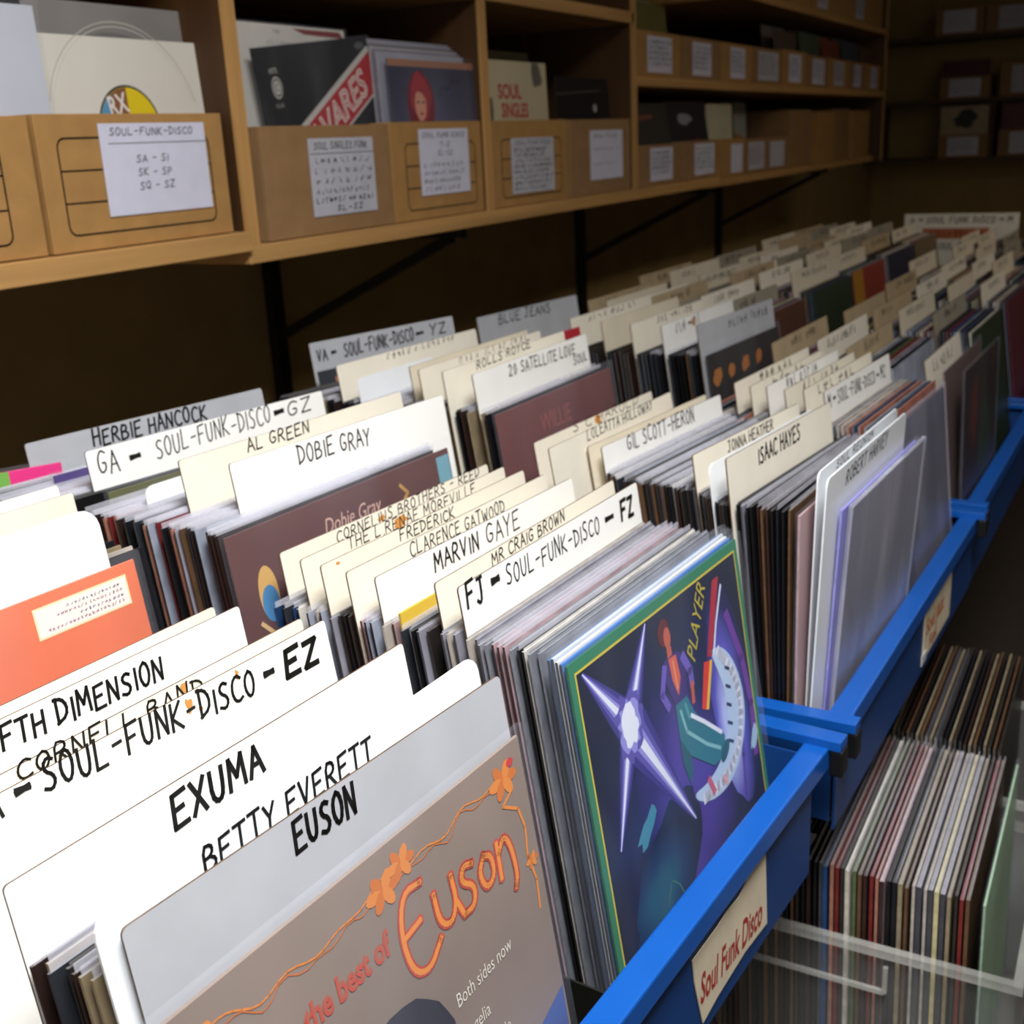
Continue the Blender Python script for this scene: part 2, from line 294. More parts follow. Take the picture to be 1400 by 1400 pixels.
# --- cover prints
def art_portrait(a, h):   # brown cover with vine, red and orange lettering
    O, O2, RD = P('d8843a'), P('c9702e'), P('c04a3a')
    def V(p, wd, m, y): ribbon(a, [(u, h + v) for u, v in p], wd, m, y)
    vine = [(.035, -.012), (.05, -.016), (.072, -.022), (.1, -.020), (.125, -.024), (.15, -.016), (.175, -.014), (.2, -.018), (.224, -.018), (.245, -.013), (.272, -.013), (.29, -.018)]
    vine = smooth(vine, 2)
    vine = [(u, v - .004 + .0022 * math.sin(u * 160)) for u, v in vine]
    V(vine, .0012, O, -.0003); V([(u, v - .003 + .002 * math.sin(u * 240)) for u, v in vine[2:-1]], .0008, O2, -.00032)
    for cu, cv, s in ((.03, -.026, 1.9), (.166, -.024, 1.6), (.184, -.017, 1.4), (.29, -.02, 1.7), (.305, -.085, .8)):
        for k in range(6):
            an = k * 1.05; flat(a, [(x, z + h) for x, z in blob(cu + .005 * s * math.cos(an), cv + .0035 * s * math.sin(an), .0042 * s, .0024 * s, 10, an)], O if k % 2 else O2, -.00034 - k * .00001)
    V([(.03, -.03), (.028, -.045), (.035, -.06), (.03, -.08)], .0012, O2, -.00036)
    V([(.29, -.022), (.297, -.03), (.285, -.036), (.3, -.045), (.304, -.06), (.301, -.08), (.306, -.1), (.304, -.12)], .0022, O, -.00036)
    text_mesh(a, 'the best of', .093, h - .062, .021, RD, -.0004, .75, .03, fatten=.0008)
    text_mesh(a, 'the best of', .0935, h - .0615, .021, P('a8604a'), -.00045, .75, .03, fatten=-.0002)
    # large ornate word drawn as strokes: red outline then orange core
    S = [[(.196, -.036), (.180, -.034), (.172, -.056), (.176, -.083), (.190, -.090), (.204, -.078)], [(.174, -.060), (.190, -.057)],
         [(.205, -.050), (.206, -.070), (.216, -.076), (.224, -.066), (.223, -.048)], [(.224, -.066), (.228, -.076)],
         [(.244, -.052), (.235, -.049), (.231, -.058), (.243, -.066), (.240, -.078), (.229, -.078)],
         [(.256, -.054), (.249, -.063), (.254, -.076), (.264, -.072), (.264, -.058), (.256, -.054)],
         [(.270, -.078), (.271, -.054)], [(.271, -.062), (.279, -.053), (.285, -.062), (.287, -.084), (.283, -.092)]]
    for wd, m, y in ((.0062, RD, -.0004), (.0034, P('e08a3c'), -.0005)):
        for s in S:
            s = smooth(s, 2); V(s, wd, m, y); y -= .00001
            for u, v in s: flat(a, blob(u, h + v, wd / 2, wd / 2, 8), m, y)
    for i, s in enumerate(('Both sides now', 'Angelia', 'On my side')): text_mesh(a, s, .206, h - .128 - i * .024, .0135, P('d9d2c4'), -.0004, .72, .03)
    # afro portrait
    flat(a, [(x, z) for x, z in blob(.150, h - .142, .052, .048, 28, j=.03)], P('262430', .6), -.0004)
    flat(a, blob(.150, h - .175, .026, .036, 20), P('7a4a34'), -.00045)
    for du in (-.011, .011): flat(a, blob(.150 + du, h - .166, .005, .0022, 10), P('1c1412'), -.0005)
    flat(a, blob(.150, h - .193, .009, .003, 10), P('6a2f2a'), -.0005)
    flat(a, [(.0, 0), (.31, 0), (.312, h - .185), (.25, h - .205), (.2, h - .23), (.1, h - .23), (.06, h - .2), (0, h - .24)], P('4b5f96'), -.00038)
    flat(a, blob(.300, h - .012, .004, .003, 8), P('c23a3a'), -.0005)
def glow(name, c0, c1, c2, centre, rad):   # printed radial wash
    if name in _m: return _m[name]
    m = bpy.data.materials.new(name); m.use_nodes = True; N = m.node_tree.nodes; L = m.node_tree.links; b = N['Principled BSDF']; b.inputs['Roughness'].default_value = .35
    tc = N.new('ShaderNodeTexCoord'); mp = N.new('ShaderNodeMapping'); mp.inputs['Location'].default_value = (-centre[0] / rad[0], 0, -centre[1] / rad[1]); mp.inputs['Scale'].default_value = (1 / rad[0], 0, 1 / rad[1])
    ns = N.new('ShaderNodeTexNoise'); ns.inputs['Scale'].default_value = 14; ns.inputs['Detail'].default_value = 4
    ad = N.new('ShaderNodeVectorMath'); ad.operation = 'MULTIPLY_ADD'; L.new(ns.outputs['Color'], ad.inputs[0]); ad.inputs[1].default_value = (.5, 0, .5)
    L.new(tc.outputs['Object'], ns.inputs[0]); L.new(tc.outputs['Object'], mp.inputs[0]); L.new(mp.outputs[0], ad.inputs[2])
    ln = N.new('ShaderNodeVectorMath'); ln.operation = 'LENGTH'; L.new(ad.outputs[0], ln.inputs[0])
    r = N.new('ShaderNodeValToRGB'); L.new(ln.outputs['Value'], r.inputs[0]); e = r.color_ramp.elements
    e[0].position = .25; e[0].color = lin(c0); e[1].position = 1.15 if False else 1.0; e[1].color = lin(c2); x = e.new(.6); x.color = lin(c1)
    L.new(r.outputs[0], b.inputs['Base Color']); _m[name] = m; return m
def art_space(a, h):   # navy cover with green border, starburst, guitarist on a glowing ring
    W = .3145
    flat(a, [(.0, 0), (W, 0), (W, h), (0, h)], P('2f7a5a'), -.0002)
    flat(a, [(.0075, .006), (W - .007, .006), (W - .007, h - .0085), (.0075, h - .0085)], P('c9b83e'), -.0003)
    flat(a, [(.0095, .008), (W - .009, .008), (W - .009, h - .0105), (.0095, h - .0105)], glow('navy_wash', '4a3a9a', '16224e', '111a34', (.20, h - .14), (.16, .20)), -.0004)
    flat(a, blob(.10, h - .225, .075, .045, 24, .5, .1), glow('teal_wash', '1f5a78', '173a66', '12203e', (.10, h - .225), (.07, .05)), -.00045)
    flat(a, blob(.262, h - .135, .042, .115, 28, .10, .04), glow('violet_wash', 'b4c0f4', '5d58c0', '1a2050', (.262, h - .13), (.045, .12)), -.0005)
    pu, wh, vi = P('5b52a8'), P('dfe4f4'), P('8f8fd8')
    c = (.073, h - .080)
    for (eu, ev), wd in (((.017, -.013), .013), ((.121, -.012), .012), ((.030, -.168), .011), ((.158, -.208), .017)):
        d = Vector((eu - c[0], h + ev - c[1])); n = Vector((-d.y, d.x)).normalized()
        for k, m, y in ((1.5, P('3a3684'), -.00058), (1, pu, -.0006), (.6, vi, -.00063), (.3, wh, -.00066)):
            flat(a, [(c[0] + n.x * wd * k, c[1] + n.y * wd * k), (c[0] - n.x * wd * k, c[1] - n.y * wd * k), (eu - n.x * .0012 * k, h + ev - n.y * .0012 * k), (eu + n.x * .0012 * k, h + ev + n.y * .0012 * k)], m, y)
    flat(a, blob(*c, .022, .028, 26, j=.22), pu, -.0007); flat(a, blob(*c, .017, .022, 24, j=.2), vi, -.00072); flat(a, blob(*c, .013, .018, 22, j=.18), wh, -.00074)
    # pale crescent the figure sits on
    cr = smooth([(.228, -.078), (.256, -.084), (.280, -.115), (.287, -.155), (.272, -.190), (.240, -.212), (.200, -.212), (.168, -.198), (.160, -.186), (.188, -.190), (.222, -.184), (.246, -.158), (.248, -.125), (.238, -.100)], 2)
    flat(a, [(u, h + v) for u, v in cr], P('b4cbe8'), -.0008)
    ribbon(a, [(u, h + v) for u, v in smooth([(.245, -.086), (.272, -.118), (.278, -.155), (.260, -.190), (.225, -.204), (.180, -.200)], 2)], .010, wh, -.00082)
    # streaks
    flat(a, [(.252, h - .02), (.266, h - .02), (.232, h - .085), (.222, h - .082)], P('a82a3c'), -.0008)
    flat(a, [(.214, h - .084), (.226, h - .087), (.206, h - .126), (.198, h - .122)], P('d43a2e'), -.0008); flat(a, [(.226, h - .087), (.231, h - .088), (.211, h - .128), (.206, h - .126)], P('e0b84a'), -.0008)
    ribbon(a, [(.268, h - .03), (.248, h - .06), (.236, h - .084)], .003, wh, -.00085)
    ribbon(a, [(.272, h - .06), (.292, h - .11), (.300, h - .16), (.296, h - .21)], .010, P('6a3a9a'), -.00078); ribbon(a, [(.277, h - .16), (.268, h - .2), (.262, h - .24)], .006, P('5a45a0'), -.00078)
    # figure
    sk, ja, ja2, je, je2 = P('b85a48'), P('3a2a74'), P('6a58b8'), P('2a7486'), P('7fb8c0')
    ribbon(a, [(.168, h - .098), (.178, h - .118)], .016, ja, -.00088)
    flat(a, blob(.149, h - .031, .010, .013, 14, 0, .12), P('5a1c20'), -.0009); flat(a, blob(.1535, h - .037, .0062, .0095, 14), sk, -.00094)
    flat(a, [(.150, h - .044), (.158, h - .046), (.158, h - .056), (.149, h - .056)], sk, -.00093)
    flat(a, [(.142, h - .054), (.166, h - .054), (.178, h - .062), (.176, h - .084), (.174, h - .100), (.152, h - .103), (.144, h - .082), (.136, h - .064)], ja, -.00096)
    for pts, w_ in (([(.176, h - .063), (.186, h - .080), (.186, h - .092)], .009), ([(.141, h - .060), (.131, h - .080), (.139, h - .094)], .008)): ribbon(a, pts, w_, ja2, -.00098)
    ribbon(a, [(.186, h - .092), (.184, h - .108)], .006, sk, -.001)
    flat(a, [(.150, h - .055), (.164, h - .056), (.167, h - .078), (.159, h - .092), (.152, h - .075)], P('cf5f48'), -.00102); ribbon(a, [(.1575, h - .06), (.159, h - .085)], .003, P('e08a6a'), -.00104)
    flat(a, [(.151, h - .098), (.173, h - .098), (.182, h - .116), (.202, h - .140), (.234, h - .163), (.232, h - .182), (.206, h - .181), (.166, h - .152), (.150, h - .128)], je, -.001)
    flat(a, [(.150, h - .125), (.164, h - .140), (.166, h - .165), (.158, h - .176), (.149, h - .150)], P('1f5a6c'), -.00097)
    ribbon(a, [(.158, h - .106), (.164, h - .128), (.198, h - .156), (.222, h - .171)], .0035, je2, -.0011); ribbon(a, [(.168, h - .104), (.172, h - .118)], .004, P('4f9aa8'), -.00108)
    flat(a, blob(.231, h - .178, .012, .007, 12, .6), P('1f5a6c'), -.00112)
    ribbon(a, [(.176, h - .118), (.198, h - .134), (.228, h - .158)], .004, wh, -.00114)
    ribbon(a, [(.192, h - .188), (.199, h - .203)], .007, P('c4607a'), -.001); ribbon(a, [(.222, h - .200), (.226, h - .208)], .005, P('e0a0b0'), -.001)
    text_mesh(a, 'PLAYER', .196, h - .078, .026, P('b3a53a'), -.001, .8, .95, .3)
    for k in range(5): ribbon(a, [(.254 - k * .003, h - .105 - k * .017), (.262 - k * .003, h - .110 - k * .017)], .003, P('2a3560'), -.001)
    flat(a, blob(.074, h - .172, .018, .009, 12, .6, .3), P('3f86a0'), -.0006); flat(a, blob(.296, h - .195, .012, .006, 12, 1, .3), P('9fc0d8'), -.0009)
    ribbon(a, [(.09, h - .25), (.1, h - .235), (.112, h - .245), (.12, h - .262), (.104, h - .27)], .0015, P('3d7a74'), -.0006)
def art_orange(a, h):
    flat(a, [(.216, h - .034), (.303, h - .034), (.303, h - .009), (.216, h - .009)], P('e8d9a8'), -.0003)
    flat(a, [(.2175, h - .0325), (.3015, h - .0325), (.3015, h - .0105), (.2175, h - .0105)], P('ece4dc'), -.0004)
    for k, (u0, u1) in enumerate(((.245, .295), (.235, .297), (.255, .297), (.225, .297))):
        write(a, '~' * int((u1 - u0) / .0035), u0, h - .016 - k * .0046, u1, h - .016 - k * .0046, .0022, P('8a5a78' if k % 2 else '5a5a80'), .0005, y=-.0005)
def art_brown(a, h):
    text_mesh(a, 'Dobie Gray', .120, h - .034, .0215, P('cfa898'), -.0004, .82, .0, .25)
    flat(a, [(.306, h - .3), (.328, h - .3), (.328, h - .006), (.306, h - .006)], P('6fa0b0'), -.0003)
    ribbon(a, [(.24, h - .018), (.25, h - .028), (.235, h - .04)], .004, P('b58a4a'), -.0004)
    flat(a, blob(.036, h - .062, .012, .026, 20), P('c9a05a'), -.0004); flat(a, blob(.036, h - .071, .0105, .017, 16), P('3f7fb0'), -.0005)
    ribbon(a, [(.02, h - .085), (.034, h - .1), (.04, h - .12), (.03, h - .14)], .004, P('c9a878'), -.0006)
def art_maroon(a, h):
    text_mesh(a, 'GRIT & SILK' if False else 'WILLIE', .10, h - .045, .034, P('9a5552'), -.0004, .8, 0, 0)
def art_dark(a, h):
    for u, s in ((.03, .018), (.09, .016), (.15, .018), (.21, .015)): flat(a, blob(u, h - .04 + u * .02, s, s * .7, 14, .3, .2), P('b5702c'), -.0004)
    flat(a, [(.02, h - .2), (.3, h - .15), (.3, h - .1), (.02, h - .14)], P('4a3a5c'), -.0003)
def art_pink(a, h):
    flat(a, [(0, 0), (.262, 0), (.262, h), (0, h)], P('6fae3c'), -.0003); flat(a, [(0, 0), (.235, 0), (.245, h - .06), (.232, h - .025), (.24, h), (0, h)], P('dfe8c0'), -.0004)
# --- front row, first (left) column
rec = 'thin record sleeve packed edge-on among the dividers of the nearest blue bin, '
face_record((.274, .354, 1.133), .3145, -4.1, L85, 'grey-brown record cover with orange vine and large orange title, front of the nearest bin', '8a7a70', art_portrait, ext=.006)
divider((.310, .3945, 1.156), .312, -6, L85, 'grey divider card directly behind the grey-brown vine cover, short five-letter word', [('EUSON', .111, -.0217, .160, -.0221, .0175, .0028)], 2, r=.004)
divider((.300, .4015, 1.166), .325, -3.4, L85, 'glossy white divider with rounded corner and two-word marker name, just behind the grey card', [('BETTY EVERETT', .068, -.0165, .205, -.0190, .015, .0020)], 'p', r=.012)
divider((.294, .452, 1.173), .315, -3.8, L85, 'large blank white divider card with one short word in black capitals, third from the front', [('EXUMA', .1008, -.0242, .170, -.0237, .0185, .0031)], 0)
divider((.303, .527, 1.175), .315, -4, L85, 'big white divider card lettered SOUL-FUNK-DISCO and ending EZ, near bin, left column', [('EA = SOUL-FUNK-DISCO = ', .0251, -.0106, .262, -.0250, .0185, .0022), ('EZ', .268, -.0262, .300, -.0274, .019, .0042)], 0,
        stains=[(.182, -.008, .003, .005), (.225, -.005, .002, .003), (.19, -.014, .0015, .002)])
divider((.299, .545, 1.175), .315, -4, L85, 'cream divider card with orange stain, mostly hidden behind the card ending EZ', [('CORNELL BAND', .0746, -.0094, .214, -.0150, .012, .0016)], 1, stains=[(.185, -.012, .006, .003), (.20, -.006, .003, .004)])
divider((.310, .615, 1.17), .315, -4, L85, 'white divider card lettered with a word ending DIMENSION, left column of the nearest bin', [('FIFTH DIMENSION', .0874, -.0183, .2326, -.0256, .0165, .0023)], 0)
divider((.309, .640, 1.166), .315, -4, L85, 'blank white divider card standing just in front of the orange record', (), 1)
divider((.296, .648, 1.160), .30, -4, L85, 'lower cream divider card, last of the left column before the orange record', (), 3)
# rear row, first column
face_record((.320, .737, 1.19), .3145, -5, L85, 'orange record cover with small cream sticker near its top right corner', 'dd7450', art_orange, ext=.006)
divider((.309, .760, 1.236), .315, -5, L85, 'glossy white divider with round corners right behind the orange record', (), 'p', floor=.878, r=.016)
divider((.335, .820, 1.235), .315, -6, L85, 'plain cream divider card with sharp corners between the glossy divider and the pink cover', (), 1, floor=.878)
divider((.355, .862, 1.232), .315, -6, L85, 'narrow strip of a blank card in front of the pink cover', (), 0, floor=.878)
divider((.350, .875, 1.227), .300, -6, L85, 'blank card touching the pink cover, rear bin on the left', (), 1, floor=.878)
face_record((.520, 1.124, 1.205), .3145, -27, 7, 'bright pink record cover with green and cream stripe at the left edge of the picture', 'e0207c', art_pink, ext=.004, th=.004)
# front row, second column
face_record((.692, .346, 1.133), .3145, -4.7, L85, 'dark blue record cover with green border, starburst and seated guitarist', '26644c', art_space, ext=.005, side=.011)
for k, (c, dz) in enumerate((('2f6fb8', .0), ('d9d5cf', .001), ('c3ccd8', .003), ('3e6aa8', .001))):
    face_record(((.694 + .0005 * k), (.3512 + .0036 * k), 1.133 + dz), .3145, -4.6, L85, ['blue sleeve directly behind the guitarist cover', 'off-white sleeve second behind the guitarist cover', 'pale grey-blue sleeve third behind the guitarist cover', 'deep blue sleeve fourth behind the guitarist cover'][k], c, None, ext=.007, film_m=FILM, spine=mat('dark_spine', '22242a', .5, .3, 60))
divider((.712, .448, 1.173), .315, -3.5, L85, 'white divider card lettered FJ - SOUL-FUNK-DISCO - FZ behind the blue guitarist cover',
        [('FJ = ', .008, -.0204, .062, -.0212, .0205, .0030), ('SOUL-FUNK-DISCO ', .066, -.0215, .235, -.0258, .0165, .0016), ('= ', .240, -.026, .268, -.027, .017, .0024), ('FZ', .274, -.0275, .299, -.0286, .018, .0040)], 0)
face_record((.706, .500, 1.146), .3145, -4, L85, 'yellow record sleeve showing its corner behind the card next to FJ', 'd2ae2a', None, ext=.003)
divider((.718, .473, 1.171), .315, -3, L85, 'cream divider card immediately behind the one lettered FJ', [('MR CRAIG BROWN', .0815, -.0123, .2096, -.0114, .011, .0014)], 1)
divider((.709, .524, 1.172), .315, -4.7, L85, 'white divider card with two words in bold slanting capitals, broadest in the middle group', [('MARVIN', .0753, -.0198, .142, -.0205, .016, .0022), ('GAYE', .155, -.0208, .2103, -.022, .019, .0017)], 0)
for nm, T, yaw, tx, lab, st in (('c4', (.706, .55, 1.174), -4.2, ('CLARENCE GATWOOD', .0827, -.014, .2327, -.0167, .0125, .0013), 'first card behind the bold two-word card in the middle group', ()),
    ('c3', (.709, .578, 1.175), -4.4, ('FREDERICK', .1037, -.0112, .1869, -.0128, .0105, .0013), 'second card behind the bold two-word card in the middle group', [(.02, -.004, .003, .0014)]),
    ('c2', (.714, .603, 1.175), -4.2, ('THE L.RENAE MOREVILLE', .0597, -.0102, .2578, -.0130, .0105, .0012), 'third card behind the bold two-word card, with orange stain', [(.135, -.006, .009, .005)]),
    ('c1', (.728, .637, 1.172), -5.3, ('CORNELIUS BROTHERS - REED', .0708, -.0125, .2974, -.0090, .0105, .0012), 'rearmost card of the middle group, against the dark brown cover', [(.135, -.008, .006, .003)])):
    divider(T, .315, yaw, L85, 'cream divider card, ' + lab, [tx], 1, stains=st)
# rear row, second column
face_record((.700, .672, 1.19), .330, -4, L85, 'dark brown record cover with pale two-word script and blue band on its right', '5c3a38', art_brown, ext=.012)
divider((.757, .709, 1.238), .315, -5.9, L85, 'large white divider card right behind the dark brown record cover', [('DOBIE GRAY', .0832, -.0206, .1862, -.0256, .0175, .0018)], 0, floor=.878)
divider((.745, .758, 1.240), .320, -5.4, L85, 'cream divider card second behind the dark brown record cover', [('AL GREEN', .0827, -.0120, .1684, -.0121, .0125, .0016)], 1, floor=.878)
divider((.739, .800, 1.212), .20, -6, L85, 'small glossy white divider with round corners left of the second card', (), 'p', floor=.878, r=.01)
face_record((.745, .855, 1.200), .3145, -7.5, L85, 'olive green record sleeve in front of the card lettered GA', '5a5a34', None, ext=.004)
divider((.760, .896, 1.233), .315, -9.4, L85, 'white divider card lettered GA - SOUL-FUNK-DISCO - GZ', [('GA ', .0102, -.0268, .040, -.0262, .0225, .0017), ('= ', .046, -.025, .066, -.0245, .018, .0026), ('SOUL-FUNK-DISCO', .078, -.0252, .232, -.0200, .0205, .0016), ('=', .238, -.0198, .2505, -.0194, .017, .0028), ('GZ', .258, -.0192, .2933, -.0183, .0165, .0018)], 0, floor=.878)
face_record((.765, .952, 1.202), .3145, -9.8, L85, 'purple-topped record sleeve between the GA card and the rearmost card', '4b3a78', None, ext=.004)
divider((.786, 1.015, 1.225), .315, -10.5, L85, 'grey-white divider card at the very back of the rear left bin', [('HERBIE HANCOCK', .0768, -.0205, .2275, -.0203, .0175, .0026)], 2, floor=.878)
# front row, third column
face_record((1.145, .2415, 1.130), .300, -3.5, -3, 'grey record in hazy clear plastic leaning over the rail of the second blue bin', '7e7e8e', None, ext=.003, film_m=film('hazy_film', .6, (.62, .62, .72), .2), mvar=.35)
face_record((1.125, .2475, 1.133), .305, -3.4, -2.6, 'lavender blue record sleeve just behind the hazy grey one', '8a88d0', None, ext=.003)
divider((1.087, .2543, 1.175), .309, -3.2, -2, 'white divider card with rounded corner, nearest the rail of the second bin', [('ROBERT HARVEY', .065, -.0225, .225, -.0185, .0155, .0018)], 'p', r=.008)
divider((1.104, .2675, 1.176), .309, -3.2, -1, 'white divider card with rounded corner, second from the rail of the second bin', [('SOUL REUNION', .06, -.0115, .20, -.0105, .009, .0013)], 'p', r=.010)
face_record((1.090, .281, 1.134), .3145, -3, .5, 'dusty pink record sleeve behind the two rounded divider cards', 'b89a9c', None, ext=.003)
divider((1.098, .360, 1.184), .290, -7, 6.5, 'cream divider card with two short words in thick black capitals, second bin', [('ISAAC HAYES', .075, -.0250, .190, -.0225, .0175, .0026)], 1)
divider((1.110, .382, 1.172), .29, -7, 7.2, 'slim glossy divider directly behind the thick-lettered card of the second bin', (), 'p', r=.01)
divider((1.135, .409, 1.174), .280, -8, 8, 'cream divider card with small lettering behind the thick-lettered card of the second bin', [('JONNA HEATHER', .08, -.0165, .2, -.0155, .0125, .0017)], 1)
divider((1.175, .533, 1.163), .309, -7, 9.5, 'pale divider card with a hyphenated name, second bin', [('GIL SCOTT-HERON', .0552, -.0171, .2269, -.0184, .019, .0020)], 0)
divider((1.172, .549, 1.163), .308, -6.5, 9.5, 'plain brownish card directly behind the hyphenated-name card', (), 3)
divider((1.100, .5625, 1.178), .315, -4, 9.5, 'cream divider card with two looping words, last but one of the second bin', [('LOLEATTA HOLLOWAY', .0851, -.0113, .2576, -.0108, .0125, .0014)], 1)
divider((1.165, .615, 1.164), .310, -4.4, 9.5, 'cream divider card with orange spot, rearmost of the second bin', [('S C HAROLD', .0903, -.0081, .2662, -.0093, .0125, .0012)], 1, stains=[(.155, -.006, .008, .006)])
face_record((1.185, .498, 1.132), .30, -7, 9.3, 'pale blue-grey record sleeve in front of the hyphenated-name card', '6f86a0', None, ext=.006)
# rear row, third column
face_record((1.180, .673, 1.190), .3145, -2.1, L85, 'dusty maroon record cover behind the second blue bin', '6e4342', art_maroon, ext=.010)
divider((1.193, .710, 1.235), .313, -1.2, L85, 'white divider card right behind the dusty maroon cover, written across the top', [('20 SATELLITE LOVE', .0847, -.0178, .2717, -.0226, .0145, .0019), ('SOUL', .262, -.036, .305, -.037, .012, .0018)], 0, floor=.878)
divider((1.178, .743, 1.240), .315, -2, L85, 'second card behind the dusty maroon cover', [('ROLLS ROYCE', .0757, -.0113, .2151, -.0071, .0105, .0015)], 1, floor=.878)
divider((1.190, .785, 1.238), .31, -2, L85, 'third card behind the dusty maroon cover', [('~~~~ ~~~~~ ~~~~', .09, -.010, .27, -.007, .009, .001)], 1, floor=.878, ink=INK2)
divider((1.215, .815, 1.236), .30, -2.4, L85, 'fourth card behind the dusty maroon cover', (), 3, floor=.878)
divider((1.190, .880, 1.222), .170, -4, L85, 'small glossy white divider standing left of the cards behind the maroon cover', (), 'p', floor=.878, r=.012)
divider((1.195, .915, 1.236), .315, -5, L85, 'fifth card behind the dusty maroon cover, long and narrow in view', [('~~~~~~ ~~~~~~~', .1, -.010, .26, -.008, .009, .001)], 1, floor=.878, ink=INK2)
divider((1.313, 1.050, 1.240), .290, -14, L85, 'card lettered with SOUL-FUNK-DISCO at the back against the dark wall', [('VA = ', .01, -.027, .05, -.027, .016, .0024), ('SOUL-FUNK-DISCO', .06, -.029, .2, -.026, .020, .0024), ('= YZ', .205, -.025, .27, -.024, .017, .0024)], 2, floor=.878)
def art_shelf_orange(a, h):
    flat(a, [(.03, h - .04), (.12, h - .04), (.12, h - .012), (.03, h - .012)], P('c07a50'), -.0003); flat(a, [(0, 0), (.028, 0), (.028, h - .02), (0, h - .02)], P('7a2c34'), -.0003)
    for u in (.05, .085, .14): flat(a, blob(u, h - .06, .02, .018, 14, 0, .2), P('5a525c'), -.0004)
face_record((1.290, 1.020, 1.205), .3145, -10, L85, 'dark record cover with orange patch under the rear SOUL-FUNK-DISCO card', '23282c', art_shelf_orange, ext=.003)
face_record((1.470, .739, 1.238), .075, -6, L85, 'small bright red sleeve poking up right of the white card behind the maroon cover', 'a02832', None, plastic=False)
# rear row, fourth column and beyond
face_record((1.750, .607, 1.163), .3145, -4.5, L85, 'dark record cover with orange figures behind the second bin, right-hand column', '2a2420', art_dark, ext=.008)
FL3 = .8515
divider((1.745, .622, 1.212), .320, -5, L85, 'pale card directly behind the dark cover with orange figures', [('~~~~~ ~~~~~', .12, -.022, .29, -.024, .015, .0018)], 2, floor=FL3)
divider((1.740, .680, 1.210), .320, -2.5, L85, 'second pale card behind the dark cover with orange figures', [('~~~ = ~~', .05, -.020, .16, -.020, .018, .002)], 0, floor=FL3, stains=[(.13, -.012, .007, .008)])
divider((1.745, .735, 1.210), .315, -3, L85, 'third pale card behind the dark cover with orange figures', [('~~~ ~~~~~~', .10, -.014, .25, -.012, .012, .0016)], 1, floor=FL3)
divider((1.752, .790, 1.212), .315, -3, L85, 'fourth pale card behind the dark cover with orange figures', (), 3, floor=FL3)
divider((1.758, .850, 1.214), .315, -3.5, L85, 'fifth pale card behind the dark cover with orange figures', [('~~~~ ~~~ ~~', .06, -.014, .25, -.012, .012, .0016)], 1, floor=FL3)
divider((1.752, 1.027, 1.212), .315, -8.2, L85, 'grey card with two-word lettering standing highest against the dark wall', [('BLUE JEANS', .0597, -.0203, .2206, -.0205, .017, .0022)], 2, floor=FL3)
# front row, fourth and fifth column
col4 = [(1.475, .300, .27), (1.478, .330, .3), (1.500, .360, 0), (1.497, .386, 0), (1.500, .412, 0), (1.505, .438, 0), (1.510, .462, 0), (1.515, .486, 0)]
face_record((1.445, .268, 1.131), .3145, -3.5, 6, 'violet-grey record in clear plastic at the front of the second bin, right-hand column', '4b4a5e', None, ext=.006, film_m=film('hazy_film2', .72, (.5, .5, .6), .2), mvar=.5)
ordn = ['first', 'second', 'third', 'fourth', 'fifth', 'sixth', 'seventh', 'eighth']
for k, (X, Y, _) in enumerate(col4[2:]):
    tx = [('M = SOUL-FUNK-DISCO = MZ', .01, -.024, .27, -.03, .018, .002)] if k == 0 else [('~~~ ~~~~~'[:6 + k % 4], .04 + .01 * k, -.016, .2 + .01 * (k % 3), -.017, .014, .0019)]
    divider((X, Y, 1.170 + .002 * (k % 2)), .30, -4.5, L85, 'cream divider card, %s from the front in the right-hand column of the second bin' % ordn[k], tx, 1 if k % 3 else 0)
face_record((1.850, .232, 1.134), .3145, -2, 2, 'dark red and green record cover standing at the rail of the third bin', '33282a', lambda a, h: (flat(a, blob(.09, h - .08, .03, .06, 16, 0, .2), P('5a2420'), -.0003), flat(a, blob(.2, h - .15, .05, .08, 16, 0, .2), P('2a3a2c'), -.0003)), ext=.004)
face_record((1.850, .262, 1.134), .3145, -2, 6, 'brown record in plastic leaning back behind the one at the third rail', '6a5650', None, ext=.006)
divider((1.835, .290, 1.152), .300, -1.5, 10, 'cream card leaning back at the front of the third bin', [('~~~~~~', .05, -.028, .22, -.028, .02, .0022)], 1)
